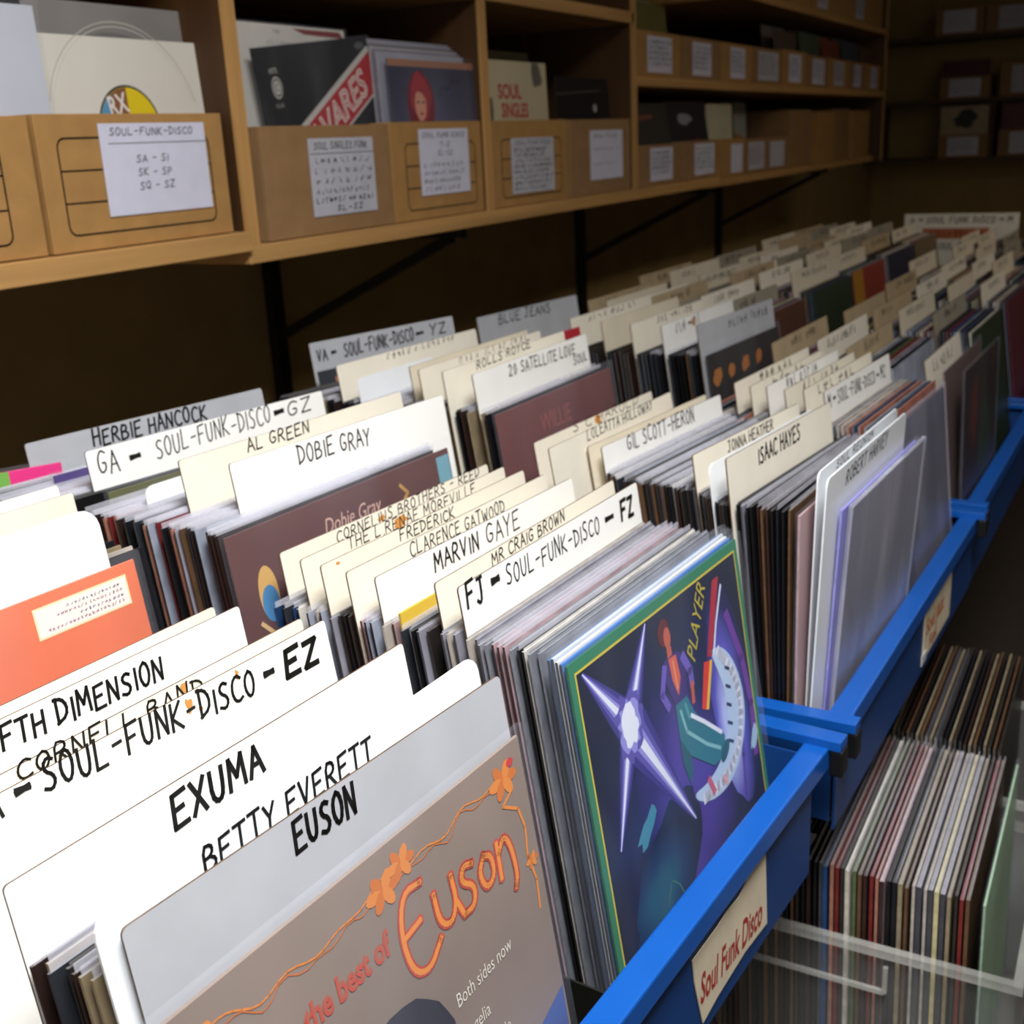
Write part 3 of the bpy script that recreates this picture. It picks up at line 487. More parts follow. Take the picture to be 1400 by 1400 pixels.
rec_cols = [
 ('2f', [(.700, .368, 1.135, -4.4, L85), (.712, .448, 1.173, -3.5, L85), (.718, .473, 1.171, -3, L85), (.706, .504, 1.146, -4, L85), (.709, .524, 1.172, -4.7, L85), (.706, .55, 1.174, -4.2, L85), (.709, .578, 1.175, -4.4, L85), (.714, .603, 1.175, -4.2, L85), (.728, .637, 1.172, -5.3, L85)], .8216, .0058, ['behind the guitarist cover', 'behind the FJ card', 'behind the second middle-group card', 'behind the yellow sleeve', 'behind the bold two-word card', 'behind the fourth middle-group card', 'behind the fifth middle-group card', 'before the rearmost middle-group card'], 'records in the nearest blue bin, right-hand column', [16, 17, 19, 0, 18, 6, 7, 16, 17, 13, 1, 10, 9], .700),
 ('3f', [(1.090, .284, 1.134, -3, .5), (1.098, .360, 1.184, -7, 6.5), (1.110, .382, 1.172, -7, 7.2), (1.135, .409, 1.174, -8, 8), (1.150, .498, 1.132, -7, 9.3), (1.175, .533, 1.163, -7, 9.5)], .8216, .0030, ['behind the rounded dividers of the second bin', 'behind the thick-lettered card', 'behind the slim glossy divider', 'behind the small-lettered card of the second bin', 'before the hyphenated-name card'], 'records in the second blue bin, left-hand column', [0, 10, 1, 6, 14, 0, 17, 16, 19, 10, 8], None),
 ('cr', None, 0, 0, '', '', None, None),
 ('2r', [(.712, .676, 1.19, -4, L85), (.757, .709, 1.238, -5.9, L85), (.745, .758, 1.240, -5.4, L85), (.745, .855, 1.192, -7.5, L85), (.760, .896, 1.233, -9.4, L85), (.765, .952, 1.194, -9.8, L85), (.786, 1.015, 1.225, -10.5, L85)], .878, .0055, ['behind the dark brown cover', 'behind the dark brown cover and its white card', 'behind the second card of the rear left bin', None, 'behind the GA card', 'behind the purple-topped sleeve'], 'records behind the dark brown cover', [0, 1, 2, 6, 10, 8, 17, 19, 14, 14, 12, 10], .700),
 ('3r', [(1.190, .677, 1.19, -2.1, L85), (1.193, .710, 1.235, -1.2, L85), (1.178, .743, 1.24, -2, L85), (1.19, .785, 1.238, -2, L85), (1.215, .815, 1.236, -2.4, L85), (1.19, .880, 1.222, -4, L85), (1.195, .915, 1.236, -5, L85), (1.29, 1.02, 1.205, -10, L85)], .878, .008, ['behind the dusty maroon cover', 'behind the white card at the maroon cover', 'behind the second card past maroon', 'behind the third card past maroon', 'behind the fourth card past maroon', 'behind the small glossy card past maroon', 'behind the fifth card past maroon'], 'records behind the dusty maroon cover', [0, 1, 6, 10, 14, 5], 1.18),
 ('1f', [(.29, .362, 1.133, -4.1, L85), (.310, .3945, 1.156, -6, L85), (.300, .4015, 1.166, -3.4, L85), (.294, .452, 1.173, -3.8, L85), (.3028, .5285, 1.175, -4, L85), (.299, .545, 1.175, -4, L85), (.310, .615, 1.17, -4, L85)], .8216, .0065, [None, None, 'behind the rounded glossy divider of the nearest bin', None, 'behind the EZ card', 'behind the orange-stained card'], 'records in the nearest blue bin, left-hand column', [0, 1, 6, 10, 14, 5], .292),
 ('4r', [(1.755, .612, 1.163, -4.5, L85), (1.745, .622, 1.212, -5, L85), (1.74, .68, 1.21, -2.5, L85), (1.745, .735, 1.21, -3, L85), (1.752, .79, 1.212, -3, L85), (1.758, .85, 1.214, -3.5, L85)], FL3, .0075, ['behind the dark orange-figured cover', 'behind the first card past orange figures', 'behind the second card past orange figures', 'behind the third card past orange figures', 'behind the fourth card past orange figures'], 'records behind the dark cover with orange figures', [0, 1, 6, 10, 14, 8], 1.735),
 ('4f', [(1.45, .274, 1.131, -3.5, 6), (1.50, .360, 1.17, -4.5, L85), (1.497, .386, 1.172, -4.5, L85), (1.5, .412, 1.17, -4.5, L85), (1.505, .438, 1.172, -4.5, L85), (1.51, .462, 1.17, -4.5, L85), (1.515, .486, 1.172, -4.5, L85), (1.52, .54, 1.17, -4.5, L85)], .8216, .006, ['behind the violet-grey record in plastic'] + ['behind %s cream card, right-hand second bin' % q for q in ('the first', 'the second', 'the third', 'the fourth', 'the fifth', 'the sixth')], 'records in the second blue bin, right-hand column', [13, 7, 4, 12, 0], 1.46),
 ('1r', [(.33, .755, 1.236, -6, L85), (.335, .82, 1.235, -6, L85), (.355, .862, 1.232, -6, L85), (.47, .99, 1.19, -10, L85)], .878, .011, ['behind the orange cover', 'behind the plain cream card left', None], 'records behind the orange cover', [7, 0, 5], .34),
]
crate_specs = [(1.12, .086, .415, .405, .0062, 'nearest'), (1.50, .098, .40, .385, .009, 'second')]
for tagn, anc, fl, pitch, lab, grp, pal, x0 in rec_cols:
    if tagn == 'cr':
        X, y0, y1, fz, pt, _ = crate_specs[0]; n = int((y1 - y0) / pt)
        for k in range(n):
            record((X + random.uniform(-.004, .004), y0 + .006 + k * pt, fz + random.uniform(0, .004)), 0, 1.2, 'sleeve edge, %s from the front of the nearest lower crate' % ordi(k + 2), 'records in the nearest lower crate', [[8, 2, 1, 5, 19, 15, 19, 7, 19, 7, 8, 5, 0, 10, 18, 12, 2, 14, 8, 11, 3, 1, 2, 12, 9, 19, 0, 14, 10, 1, 8, 0][k]] if k < 32 else [0, 1, 10, 14, 8], ts=random.choice((1.4, 1.8, 2.2)))
    else: fill(anc, fl, pitch, lab, grp, pal, x0=x0)
# frontmost records of the lower crates
face_record((1.12, .083, .7195), .3145, 0, 1, 'pale green record cover in plastic at the front of the nearest lower crate', '9ab89a', None, ext=.004)
# second crate and far masses: joined
for X, y0, y1, fz, pt in ((1.50, .104, .40, .385, .0062),):
    for k in range(int((y1 - y0) / pt)):
        record((X + random.uniform(-.004, .004), y0 + k * pt, fz + random.uniform(0, .004)), 0, 1.2, '', '', [5, 8, 1, 1, 14, 8, 0, 19, 5], far=True)
# ------------------------------------------------------------------ blue bins
def bin_(X, Y, yaw, wd, depth, floor, top, label, sign=None, inset=0, bz=None):
    t = empty('record_bin', (X, Y, floor), math.radians(yaw)); tag(t, label, 'bin')
    H = top - floor; zb = (bz - floor) if bz else -.006
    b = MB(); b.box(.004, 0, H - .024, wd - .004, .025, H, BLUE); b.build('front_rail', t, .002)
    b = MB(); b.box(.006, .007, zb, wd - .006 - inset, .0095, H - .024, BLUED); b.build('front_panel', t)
    for nm, xa, xb in (('side_rail', .0, .020), ('side_rail', wd - .022, wd)):
        b = MB(); b.box(xa, -.012, H - .002, xb, depth, H + .009, BLUE); b.build(nm, t, .001)
        b = MB(); xm = xa + .004 if xa < .1 else xb - .006 - inset * .85
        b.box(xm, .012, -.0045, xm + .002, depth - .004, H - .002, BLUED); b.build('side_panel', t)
        b = MB(); b.box(xa + .001, -.014, H - .030, xb - .001, -.001, H - .002, RUB); b.build('end_cap', t, .002)
    b = MB(); b.box(.012, .012, -.004, wd - .012, depth - .004, -.0005, BLACK); b.build('base', t)
    b = MB(); b.box(wd / 2 - .001, .03, 0, wd / 2 + .001, depth - .01, H - .04, BLACK); b.build('centre_divider', t)
    b = MB(); b.box(.012, depth - .006, -.004, wd - .012, depth - .004, H, BLUED); b.build('back_panel', t)
    if sign: sign(t, H)
    return t
def sign_near(t, H):   # torn paper strip taped to the front panel
    b = MB(); pts = [(.472, -.011), (.500, -.006), (.560, -.002), (.611, -.006), (.604, .070), (.600, .077), (.566, .079), (.560, .070), (.546, .064), (.520, .066), (.500, .064), (.452, .064), (.456, .04), (.462, .02)]
    b.prism(pts, .0055, .0065, mat('sign_paper', 'dccfb4', .7, .1, 30)); o = b.build('paper_sign', t); o['label'] = 'torn cream paper sign with red lettering'
    a = MB(); text_mesh(a, 'Soul Funk Disco', .466, .012, .040, P('a8322a', .6), .0052, .50, -.06, fatten=.0008); a.build('lettering', o)
def sign_far(t, H):
    b = MB(); b.box(.413, .0055, .002, .588, .0065, .073, mat('sign_paper', 'dccfb4')); o = b.build('paper_sign', t); o['label'] = 'cream paper sign with orange lettering and strip of tape'
    a = MB(); text_mesh(a, 'Soul Jazz', .425, .034, .034, P('c06a30', .6), .0052, .95, 0, fatten=.0008); text_mesh(a, 'Funk', .45, .008, .026, P('c06a30', .6), .0052, .95, 0, fatten=.0006); a.build('lettering', o)
    b = MB(); b.box(.403, .0045, .000, .430, .0053, .014, mat('tape', 'd8d8d8', .3)); b.build('tape', o)
cy = math.cos(math.radians(5)); sy = math.sin(math.radians(5))
bin_(1.038 - .772 * cy, .226 + .772 * sy, -5, .772, .350, .8205, .925, 'nearest blue steel record bin with red-lettered torn paper sign', sign_near, bz=.797, inset=.040)
bin_(1.057, .223, -2.3, .755, .360, .8205, .925, 'second blue steel record bin, small orange-lettered sign on its front', sign_far, bz=.806)
bin_(1.026 - .76 * cy, .583 + .76 * sy, -5, .76, .425, .877, .965, 'rear blue bin on the left holding the orange and dark brown covers')
bin_(1.165, .612, -2, .385, .46, .877, .965, 'narrow rear bin holding the dusty maroon cover')
fcols = []; rcols = []
names = ['third', 'fourth', 'fifth']
for n in range(3):
    X = 1.832 + .775 * n; Y = .196 - .012 * n
    bin_(X, Y, -1.5, .755, .36, .8205, .925, '%s blue steel record bin along the front row' % names[n], bz=.80)
    for c in (0, 1): fcols.append((X + .025 + .37 * c, Y, n, c))
for n in range(3):
    X = 1.715 + .775 * n; Y = .566 - .006 * n
    bin_(X, Y, -2, .755, .47, .850, .94, ['rear bin holding the dark cover with orange figures', 'rear bin beyond the dark cover with orange figures', 'farthest rear bin, just before the white sign'][n])
    for c in (0, 1):
        if n or c: rcols.append((X + .025 + .37 * c, Y, n, c))
cn = {0: 'left', 1: 'right'}
faces = ['5a3a30', '2c3a2a', '5c2a34', '2a2c40', '6a5a3a', '3c3a38', '7a3026', '24303a', '4a3c4c', '5e5546', '2e2a26']
for rowname, cols, fl, dep in (('front', fcols, .8216, .33), ('rear', rcols, .8515, .44)):
    for i, (X, Y, n, c) in enumerate(cols):
        where = '%s %s bin, %s-hand column' % (rowname + '-row', ['third', 'fourth', 'fifth'][n] if rowname == 'front' else ['near', 'middle', 'far'][n], cn[c])
        y = Y + .075; first = (rowname == 'front' and n == 0 and c == 0)
        if first: y = Y + .14
        else:
            face_record((X + .005, y, fl + .311), .3145, -2, L85, 'dim record cover facing the aisle at the front of the ' + where, ('8a3c30' if (rowname == 'rear' and i == 2) else faces[i % len(faces)]), (lambda a, h: flat(a, [(0, 0), (.09, 0), (.09, h), (0, h)], P('a8782a'), -.0003)) if (rowname == 'rear' and i == 2) else None, plastic=False, th=.003)
        prev = y + .006; k = 0
        while y < Y + dep - .03 and k < 7:
            y2 = y + random.uniform(.042, .075); k += 1
            wd = random.choice((.315, .31, .30)); z = fl + .348 + random.uniform(-.008, .006)
            T = (X + random.uniform(-.004, .008), y2 + .006, z); m = random.choice((3, 4, 1, 3, 5, 4))
            nch = random.randint(5, 11); u0 = random.uniform(.04, .11)
            divider(T, wd, -2.2, L85, 'small distant divider card, number %s from the front, %s' % (['one', 'two', 'three', 'four', 'five', 'six', 'seven', 'eight'][k - 1], where),
                    [(('~' * nch)[:4] + ' ' + '~' * (nch - 4), u0, -.021, u0 + .017 * nch, -.021, .015, .0022)] if random.random() < .85 else (), m, floor=fl)
            nrec = int((y2 - y - .006) / .0065)
            for q in range(nrec):
                record((X + random.uniform(0, .006), y + .006 + q * .0065 - .0466, fl), -2, L85, '', '', None, far=True)
            y = y2
r_ = rest.build('record_sleeve'); tag(r_, 'tightly packed distant record sleeves filling the far bins and the lower crates', 'record', kind='stuff')
# header sign at the end of the bins
t = empty('sign_board', (4.20, .395, .853), math.radians(90)); tag(t, 'white handwritten sign board with orange panel at the far end of the bins', 'sign')
b = MB(); b.box(0, -.004, 0, .36, 0, .352, CARD[1]); b.build('board', t)
b = MB(); write(b, 'A = SOUL FUNK DISCO = M', .02, .322, .34, .322, .020, INK2, .003, y=-.0045); write(b, 'SOUL BOX = 1 A', .10, .236, .30, .236, .022, INK2, .003, y=-.0045); b.build('lettering', t)
b = MB(); b.box(.06, -.0045, .27, .27, -.004, .305, P('b8683a')); o = b.build('orange_panel', t)
a = MB(); write(a, '~~~~~~~~~~~', .075, .277, .255, .277, .02, P('7a2f22'), .003, y=-.0049); a.build('lettering', o)
for o in (t,):   # board faces the near end of the shop
    o.rotation_euler.z = math.radians(-90); o.location = (4.20, .755, .853)
# ------------------------------------------------------------------ bench under the bins and lower crates
t = empty('display_bench', (0, 0, 0)); tag(t, 'black bench carrying the rows of blue record bins', 'bench')
b = MB(); b.box(.2, .30, .762, 4.6, 1.2, .780, BLACK); b.build('top', t)
b = MB(); b.box(.2, .325, .780, 4.6, .555, .8155, BLACK); b.build('front_riser', t)
b = MB(); b.box(.2, .66, .780, 1.57, 1.15, .8725, BLACK); b.box(1.57, .60, .780, 4.6, 1.15, .8455, BLACK); b.build('rear_riser', t)
for x in (.4, 2.6, 4.5):
    b = MB(); b.box(x, .66, 0, x + .05, .71, .762, BLACK); b.build('leg', t); b = MB(); b.box(x, 1.1, 0, x + .05, 1.15, .762, BLACK); b.build('leg', t)
b = MB(); b.box(.5, .72, .55, 4.5, .735, .762, BLACK); b.build('back_panel', t)
t = empty('lower_shelf', (0, 0, 0)); tag(t, 'low dark shelf carrying the clear record crates under the bins', 'shelf')
b = MB(); b.box(.9, .02, .355, 4.4, .62, .378, mat('dark_board', '2a211a', .7, .2, 20)); b.build('board', t)
for x in (1.0, 2.6, 4.2):
    for yy in (.06, .55): b = MB(); b.box(x, yy, 0, x + .03, yy + .03, .355, BLACK); b.build('leg', t)
def crate(X, Y, wd, dp, z, top, label, m):
    t = empty('record_crate', (X, Y, z)); tag(t, label, 'crate'); H = top - z
    b = MB(); b.box(0, 0, 0, wd, dp, .004, m); b.build('base', t)
    for nm, a in (('side_panel', (0, 0, .004, .003, dp, H)), ('side_panel', (wd - .003, 0, .004, wd, dp, H)), ('front_panel', (.003, 0, .004, wd - .003, .003, H)), ('back_panel', (.003, dp - .003, .004, wd - .003, dp, H))):
        b = MB(); b.box(*a, m); b.build(nm, t)
    RM = film('acrylic_rim', .68, (.5, .5, .46), .15)
    b = MB(); b.box(-.006, -.006, H, .004, dp + .006, H + .010, RM); b.box(wd - .004, -.006, H, wd + .006, dp + .006, H + .010, RM); b.box(.004, -.006, H, wd - .004, .004, H + .010, RM); b.box(.004, dp - .004, H, wd - .004, dp + .006, H + .010, RM); b.build('rim', t)
    b = MB()
    for a, c in (((-.003, .13, H - .012), (-.003, .13, H - .045)), ((-.003, .13, H - .045), (-.003, .30, H - .045)), ((-.003, .30, H - .045), (-.003, .30, H - .012))): b.bar(a, c, .005, RM)
    b.build('handle', t)
    return t
crate(1.098, .045, .36, .46, .3785, .642, 'clear plastic crate of records under the nearest rail', ACR)
crate(1.478, .06, .36, .44, .3785, .60, 'second clear plastic crate along the low shelf', ACR)
# ------------------------------------------------------------------ wall shelving
DARKW = mat('dark_shelf_side', '4e3318', .6, .25, 20, kind='woodz')  # upright sides, darker brown than their front edge strips
def board(t, nm, a, m):
    b = MB()
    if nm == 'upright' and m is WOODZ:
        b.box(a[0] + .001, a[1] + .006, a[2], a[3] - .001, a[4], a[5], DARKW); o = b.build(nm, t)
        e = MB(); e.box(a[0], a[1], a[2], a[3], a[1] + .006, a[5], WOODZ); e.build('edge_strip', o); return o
    b.box(*a, m); return b.build(nm, t, .0015)
t = empty('wall_shelf', (0, 0, 0)); tag(t, 'left wooden wall shelf, its board slightly higher, holding the white sleeve', 'shelf')
board(t, 'shelf_board', (-.3, 1.19, 1.363, 1.381, 1.775, 1.392), WOODX); board(t, 'shelf_board', (-.3, 1.19, 1.80, 1.381, 1.775, 1.825), WOODX)
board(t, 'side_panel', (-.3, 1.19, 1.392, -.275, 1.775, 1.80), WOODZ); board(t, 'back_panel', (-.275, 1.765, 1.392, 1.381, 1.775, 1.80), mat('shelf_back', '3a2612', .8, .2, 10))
t = empty('wall_shelf', (0, 0, 0)); tag(t, 'middle wooden wall shelf with two bays of cardboard record boxes', 'shelf')
board(t, 'shelf_board', (1.383, 1.20, 1.343, 3.57, 1.775, 1.370), WOODX)
board(t, 'shelf_board', (1.407, 1.20, 1.768, 2.905, 1.775, 1.795), WOODX)
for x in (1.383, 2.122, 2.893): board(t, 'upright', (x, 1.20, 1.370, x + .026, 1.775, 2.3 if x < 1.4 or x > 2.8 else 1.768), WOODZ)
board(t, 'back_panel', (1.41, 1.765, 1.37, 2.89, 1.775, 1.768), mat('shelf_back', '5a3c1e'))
board(t, 'shelf_board', (1.409, 1.20, 2.27, 2.893, 1.775, 2.3), WOODX)
t = empty('wall_shelf', (0, 0, 0)); tag(t, 'far wooden wall shelf with two crowded tiers of record boxes', 'shelf')
board(t, 'shelf_board', (3.574, 1.235, 1.335, 5.95, 1.775, 1.360), WOODX)
board(t, 'shelf_board', (2.922, 1.20, 1.622, 5.98, 1.775, 1.646), WOODX)
board(t, 'shelf_board', (3.76, 1.20, 1.895, 5.98, 1.775, 1.918), WOODX)
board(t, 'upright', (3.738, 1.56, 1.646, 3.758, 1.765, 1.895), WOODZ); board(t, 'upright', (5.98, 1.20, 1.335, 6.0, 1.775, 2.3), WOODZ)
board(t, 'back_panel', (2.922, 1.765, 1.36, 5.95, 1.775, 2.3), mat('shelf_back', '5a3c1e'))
def kbox(X, Y, z, wd, dp, h, yaw, label, m=KRAFT, frame=False, paper=None, group=None, thick=.004, side=None):
    t = empty('cardboard_box', (X, Y, z), math.radians(yaw)); tag(t, label, 'box', group)
    b = MB(); th = thick
    b.box(0, 0, 0, wd, th, h, m); b.box(0, dp - th, 0, wd, dp, h * 1.0, m); b.box(0, th, 0, th, dp - th, h, m); b.box(wd - th, th, 0, wd, dp - th, h, m); b.box(th, th, 0, wd - th, dp - th, .004, KDARK)
    b.build('carton', t, .001)
    if frame:
        b = MB(); x0, x1, z0, z1 = frame; r = .012
        P_ = []
        for cx_, cz_, a_ in ((x1 - r, z0 + r, -90), (x1 - r, z1 - r, 0), (x0 + r, z1 - r, 90), (x0 + r, z0 + r, 180)):
            P_ += [(cx_ + r * math.cos(math.radians(a_ + q_ * 22.5)), cz_ + r * math.sin(math.radians(a_ + q_ * 22.5))) for q_ in range(5)]
        P_.append(P_[0])
        ribbon(b, P_, .0024, INK, -.0004)
        for k in (1, 2): zz = z0 + (z1 - z0) * k / 3; ribbon(b, [(x0, zz), (x1, zz)], .0022, INK, -.00045)
        b.build('printed_frame', t)
    if paper:
        x0, z0, x1, z1, lines, pm = paper
        b = MB(); b.box(x0, -.0022, z0, x1, -.0016, z1, pm); o = b.build('paper_label', t)
        if lines:
            b = MB()
            for s, a, c, v, ht, sw in lines: write(b, s, x0 + a * (x1 - x0), z0 + v * (z1 - z0), x0 + c * (x1 - x0), z0 + v * (z1 - z0), ht, INK, sw, y=-.0026)
            b.build('lettering', o)
    return t
scr = lambda n, top=.8, st=.11, ht=.008, sw=.0012: [('~' * random.randint(8, 13), .06, random.uniform(.75, .96), top - k * st, ht, sw) for k in range(n)]

kbox(.672, 1.208, 1.3935, .348, .31, .165, 0, 'printed cardboard box cut off by the left picture edge, on the left wall shelf', KRAFT2, (.05, .300, .018, .138))
kbox(1.028, 1.207, 1.3935, .333, .31, .167, 0, 'cardboard box with black printed frame and note reading SOUL-FUNK-DISCO SA SI', KRAFT2, (.030, .300, .020, .138),
     (.098, .039, .293, .155, [('SOUL-FUNK-DISCO', .09, .87, .87, .0095, .0013), ('_' * 12, .08, .98, .78, .001, .0009), ('SA - SI', .3, .6, .57, .0095, .0013), ('SK - SP', .3, .62, .42, .0095, .0013), ('SQ - SZ', .3, .63, .27, .0095, .0013)], PAPER))
kbox(1.443, 1.207, 1.3715, .345, .31, .170, 0, 'plain brown box with grey handwritten note below the black and red sleeve', KRAFT, None,
     (.112, .028, .292, .150, [('SOUL SINGLES FUNK', .08, .9, .86, .011, .0014), ('_' * 12, .03, .98, .80, .001, .0009)] + scr(4, .68, .13) + [('~~~~~~~ ~~ ~~~~', .05, .95, .17, .009, .0016), ('SL-SZ', .35, .75, .05, .009, .0016)], PAPER2))
kbox(1.793, 1.207, 1.3715, .324, .31, .173, 0, 'tan box with printed frame and lavender note under the cover with the red-haired portrait', KRAFT2, (.045, .295, .018, .135),
     (.090, .042, .268, .160, [('SOUL FUNK DISCO', .06, .92, .87, .009, .0012), ('T-Z', .4, .6, .72, .009, .0012), ('SL-SZ', .35, .65, .60, .009, .0012)] + scr(4, .42, .12, .008), PAPER))
kbox(2.153, 1.207, 1.3715, .360, .31, .173, 0, 'tan box with printed frame and densely written note, right-hand bay of the middle shelf', KRAFT2, (.045, .325, .018, .135),
     (.085, .024, .285, .137, [('SOUL FUNK DISCO', .1, .93, .88, .008, .0012)] + scr(8, .76, .1, .008, .0016), PAPER2))
kbox(2.530, 1.207, 1.3715, .355, .31, .172, 0, 'plain brown box with pale lilac note at the right end of the middle shelf', KRAFT, None,
     (.105, .033, .300, .147, [('SOUL FUNK', .1, .8, .85, .008, .0012)] + scr(2, .6, .3, .004, .0008), PAPER))
# sleeves standing in the boxes
og_ = ['first', 'second', 'third', 'fourth', 'fifth', 'sixth']
def art_disc(a, h):
    w_ = P('e8e4da'); cx, cz = .137, h - .117
    ribbon(a, [(cx + .137 * math.cos(t_), cz + .137 * math.sin(t_)) for t_ in [i_ * math.pi / 24 for i_ in range(2, 23)]], .0016, P('bdb8ae'), -.0003)
    ribbon(a, [(cx + .131 * math.cos(t_), cz + .131 * math.sin(t_)) for t_ in [i_ * math.pi / 24 for i_ in range(2, 23)]], .0010, P('d2cdc4'), -.0003)
    flat(a, blob(cx, cz, .057, .057, 36), P('2a3038'), -.0004); flat(a, blob(cx, cz, .054, .054, 36), P('e8cc22'), -.0005)
    flat(a, [p for p in blob(cx, cz, .0535, .0535, 72) if p[0] < cx + .004], P('8a5a3a'), -.0006)
    flat(a, [p for p in blob(cx, cz, .0535, .0535, 72) if p[0] < cx - .030], P('5a9ac0'), -.0007)
    text_mesh(a, 'RX', cx - .034, cz + .016, .036, P('e8e0d8'), -.0008, .75, .2, fatten=.0008)
def art_slanted(a, h):
    an = math.radians(26); d = (math.cos(an), math.sin(an)); n = (d[1], -d[0]); p0 = (.075, h - .130)
    def q(l0, l1, o0, o1, m, y):
        pts = [(p0[0] + d[0] * l + n[0] * o, p0[1] + d[1] * l + n[1] * o) for l, o in ((l0, o0), (l1, o0), (l1, o1), (l0, o1))]; flat(a, pts, m, y)
    q(-.08, .262, 0, .010, P('c8c4be'), -.0003); q(-.08, .258, .010, .070, P('b5252b'), -.0004); q(-.08, .238, .070, .074, P('c8c4be'), -.00042)
    text_mesh(a, 'TAVARES', p0[0] + n[0] * .062 - .020, p0[1] + n[1] * .062 - .008, .062, P('e6dfd8'), -.0005, .92, an, .25, fatten=.0014)
    text_mesh(a, 'TAVARES', p0[0] + n[0] * .062 - .020, p0[1] + n[1] * .062 - .008, .062, P('b5252b'), -.0006, .92, an, .25, fatten=-.0016)
    flat(a, blob(.045, h - .062, .013, .017, 20), P('b8b6ae'), -.0004); flat(a, blob(.045, h - .062, .0105, .014, 20), P('1a1a1a'), -.0005); flat(a, blob(.045, h - .062, .0085, .0115, 20), P('b8b6ae'), -.00052)
    text_mesh(a, 'C', .040, h - .067, .016, P('1a1a1a'), -.0006, .8); text_mesh(a, 'HITS', .032, h - .040, .011, P('a8a69e'), -.0004, .9, fatten=.0003); text_mesh(a, 'CLUB', .033, h - .092, .009, P('a8a69e'), -.0004, .9)
    flat(a, blob(.288, h - .014, .014, .006, 14), P('5a5c60'), -.0004)
def art_redhair(a, h):
    flat(a, [(.0, 0), (.3145, 0), (.3145, h - .012), (.0, h - .012)], glow('grey_violet_wash', '5c5a74', '4a4a60', '3a3a4e', (.2, h - .1), (.2, .15)), -.0003)
    flat(a, blob(.100, h - .075, .046, .058, 24, 0, .08), P('7a2434'), -.0004); flat(a, blob(.100, h - .066, .034, .042, 20, 0, .12), P('a8343c'), -.00045)
    flat(a, blob(.098, h - .078, .019, .028, 20), P('d89a80'), -.0005)
    for du in (-.008, .009): flat(a, blob(.098 + du, h - .073, .0042, .0022, 8), P('2a1818'), -.0006)
    flat(a, blob(.099, h - .093, .006, .0024, 8), P('8a2a30'), -.0006); ribbon(a, [(.086, h - .05), (.104, h - .052), (.116, h - .062)], .008, P('a8343c'), -.00058)
    flat(a, [(.05, h - .2), (.065, h - .125), (.098, h - .105), (.13, h - .12), (.16, h - .2)], P('343c8a'), -.00042); flat(a, [(.1, h - .13), (.12, h - .14), (.108, h - .17)], P('b8a0b0'), -.0005)
    ribbon(a, [(.165, h - .06), (.18, h - .045), (.2, h - .05), (.22, h - .03), (.235, h - .04), (.25, h - .025)], .0015, P('1c1c24'), -.0005)
    flat(a, [(0, h - .012), (.3145, h - .012), (.3145, h), (0, h)], P('a8765a'), -.0004)
def art_cream(a, h):
    R_ = P('b8504a')
    for k in (0, 1): text_mesh(a, ('SOUL', 'SINGLES')[k], .055 if k == 0 else .065, h - .075 - k * .038, .040, R_, -.0004, (1.05, .83)[k], fatten=.0014)
    flat(a, [(.06, h - .132), (.25, h - .132), (.25, h - .128), (.06, h - .128)], P('6a4a40'), -.0004)
    flat(a, blob(.235, h - .025, .030, .022, 16, -.7, .2), P('6a665c'), -.0004); flat(a, blob(.005 + .015, h - .10, .010, .03, 14, 0, .2), P('6a665c'), -.0004)
face_record((1.098, 1.262, 1.660), .290, 0, 3, 'white paper sleeve with a yellow disc label showing through its centre hole', 'e2ddd2', art_disc, floor=1.399, plastic=False, th=.004, mvar=.05)
face_record((1.105, 1.285, 1.705), .285, 0, 3, 'dark grey sleeve standing just behind the white paper sleeve with the yellow disc', '8a8682', None, floor=1.399, plastic=False)
face_record((.782, 1.255, 1.690), .3145, 0, 2, 'white plastic-wrapped sleeve cut off by the left picture edge', 'cfd2de', None, floor=1.399, plastic=True, mvar=.05)
o = face_record((1.510, 1.256, 1.655), .3145, 0, 3, 'black record cover with a slanting red and white band, tilted in its box', '141414', art_slanted, floor=1.378, plastic=True, ext=.002)
o.rotation_euler.y = -math.radians(6); o.location.x += .020; o.location.z += .004
face_record((1.475, 1.285, 1.700), .3145, 0, 3, 'off-white record cover with small print behind the black slanted-band cover', 'd9d4cb', lambda a, h: (text_mesh(a, 'THE', .12, h - .014, .009, P('7a7670'), -.0004), write(a, '~~~~~~~~', .1, h - .03, .16, h - .03, .006, P('7a7670'), .0009), flat(a, [(.17, h - .004), (.3, h - .004), (.31, h - .014), (.2, h - .012)], P('8a3a3a'), -.0004)), floor=1.378, plastic=True, mvar=.05, ext=.003)
face_record((1.822, 1.222, 1.652), .295, 0, 2, 'record cover with red-haired portrait on grey violet, middle shelf', '4a4a60', art_redhair, floor=1.378, plastic=True, ext=.008)
for k in range(6): face_record((1.812 + .001 * k, 1.236 + .007 * k, 1.664 + .005 * k), .300, 0, 2, '%s grey sleeve back from the red-haired portrait cover' % og_[k], ['a8a8b4', '8c8c9a', 'b4b0b4', '77757e', 'a8a8b4', '9c9ca8'][k], None, floor=1.378, plastic=False, group='grey sleeves behind the red-haired portrait')
face_record((2.200, 1.242, 1.665), .285, 0, 2, 'cream record cover with block of red lettering in the right-hand bay', 'c9bd9c', art_cream, floor=1.378, plastic=False, mvar=.08)
face_record((2.195, 1.29, 1.69), .3, 0, 2, 'dark olive sleeve behind the cream cover with red lettering', '3a3420', None, floor=1.378, plastic=False)
def art_dim(a, h): flat(a, blob(.21, h - .07, .012, .010, 12, 0, .2), P('a8a8a8'), -.0004); flat(a, [(.0, h - .04), (.25, h - .03), (.25, h - .026), (0, h - .036)], P('4a4440'), -.0004); flat(a, blob(.15, h - .13, .05, .012, 12, 0, .3), P('6a2e3a'), -.0004)
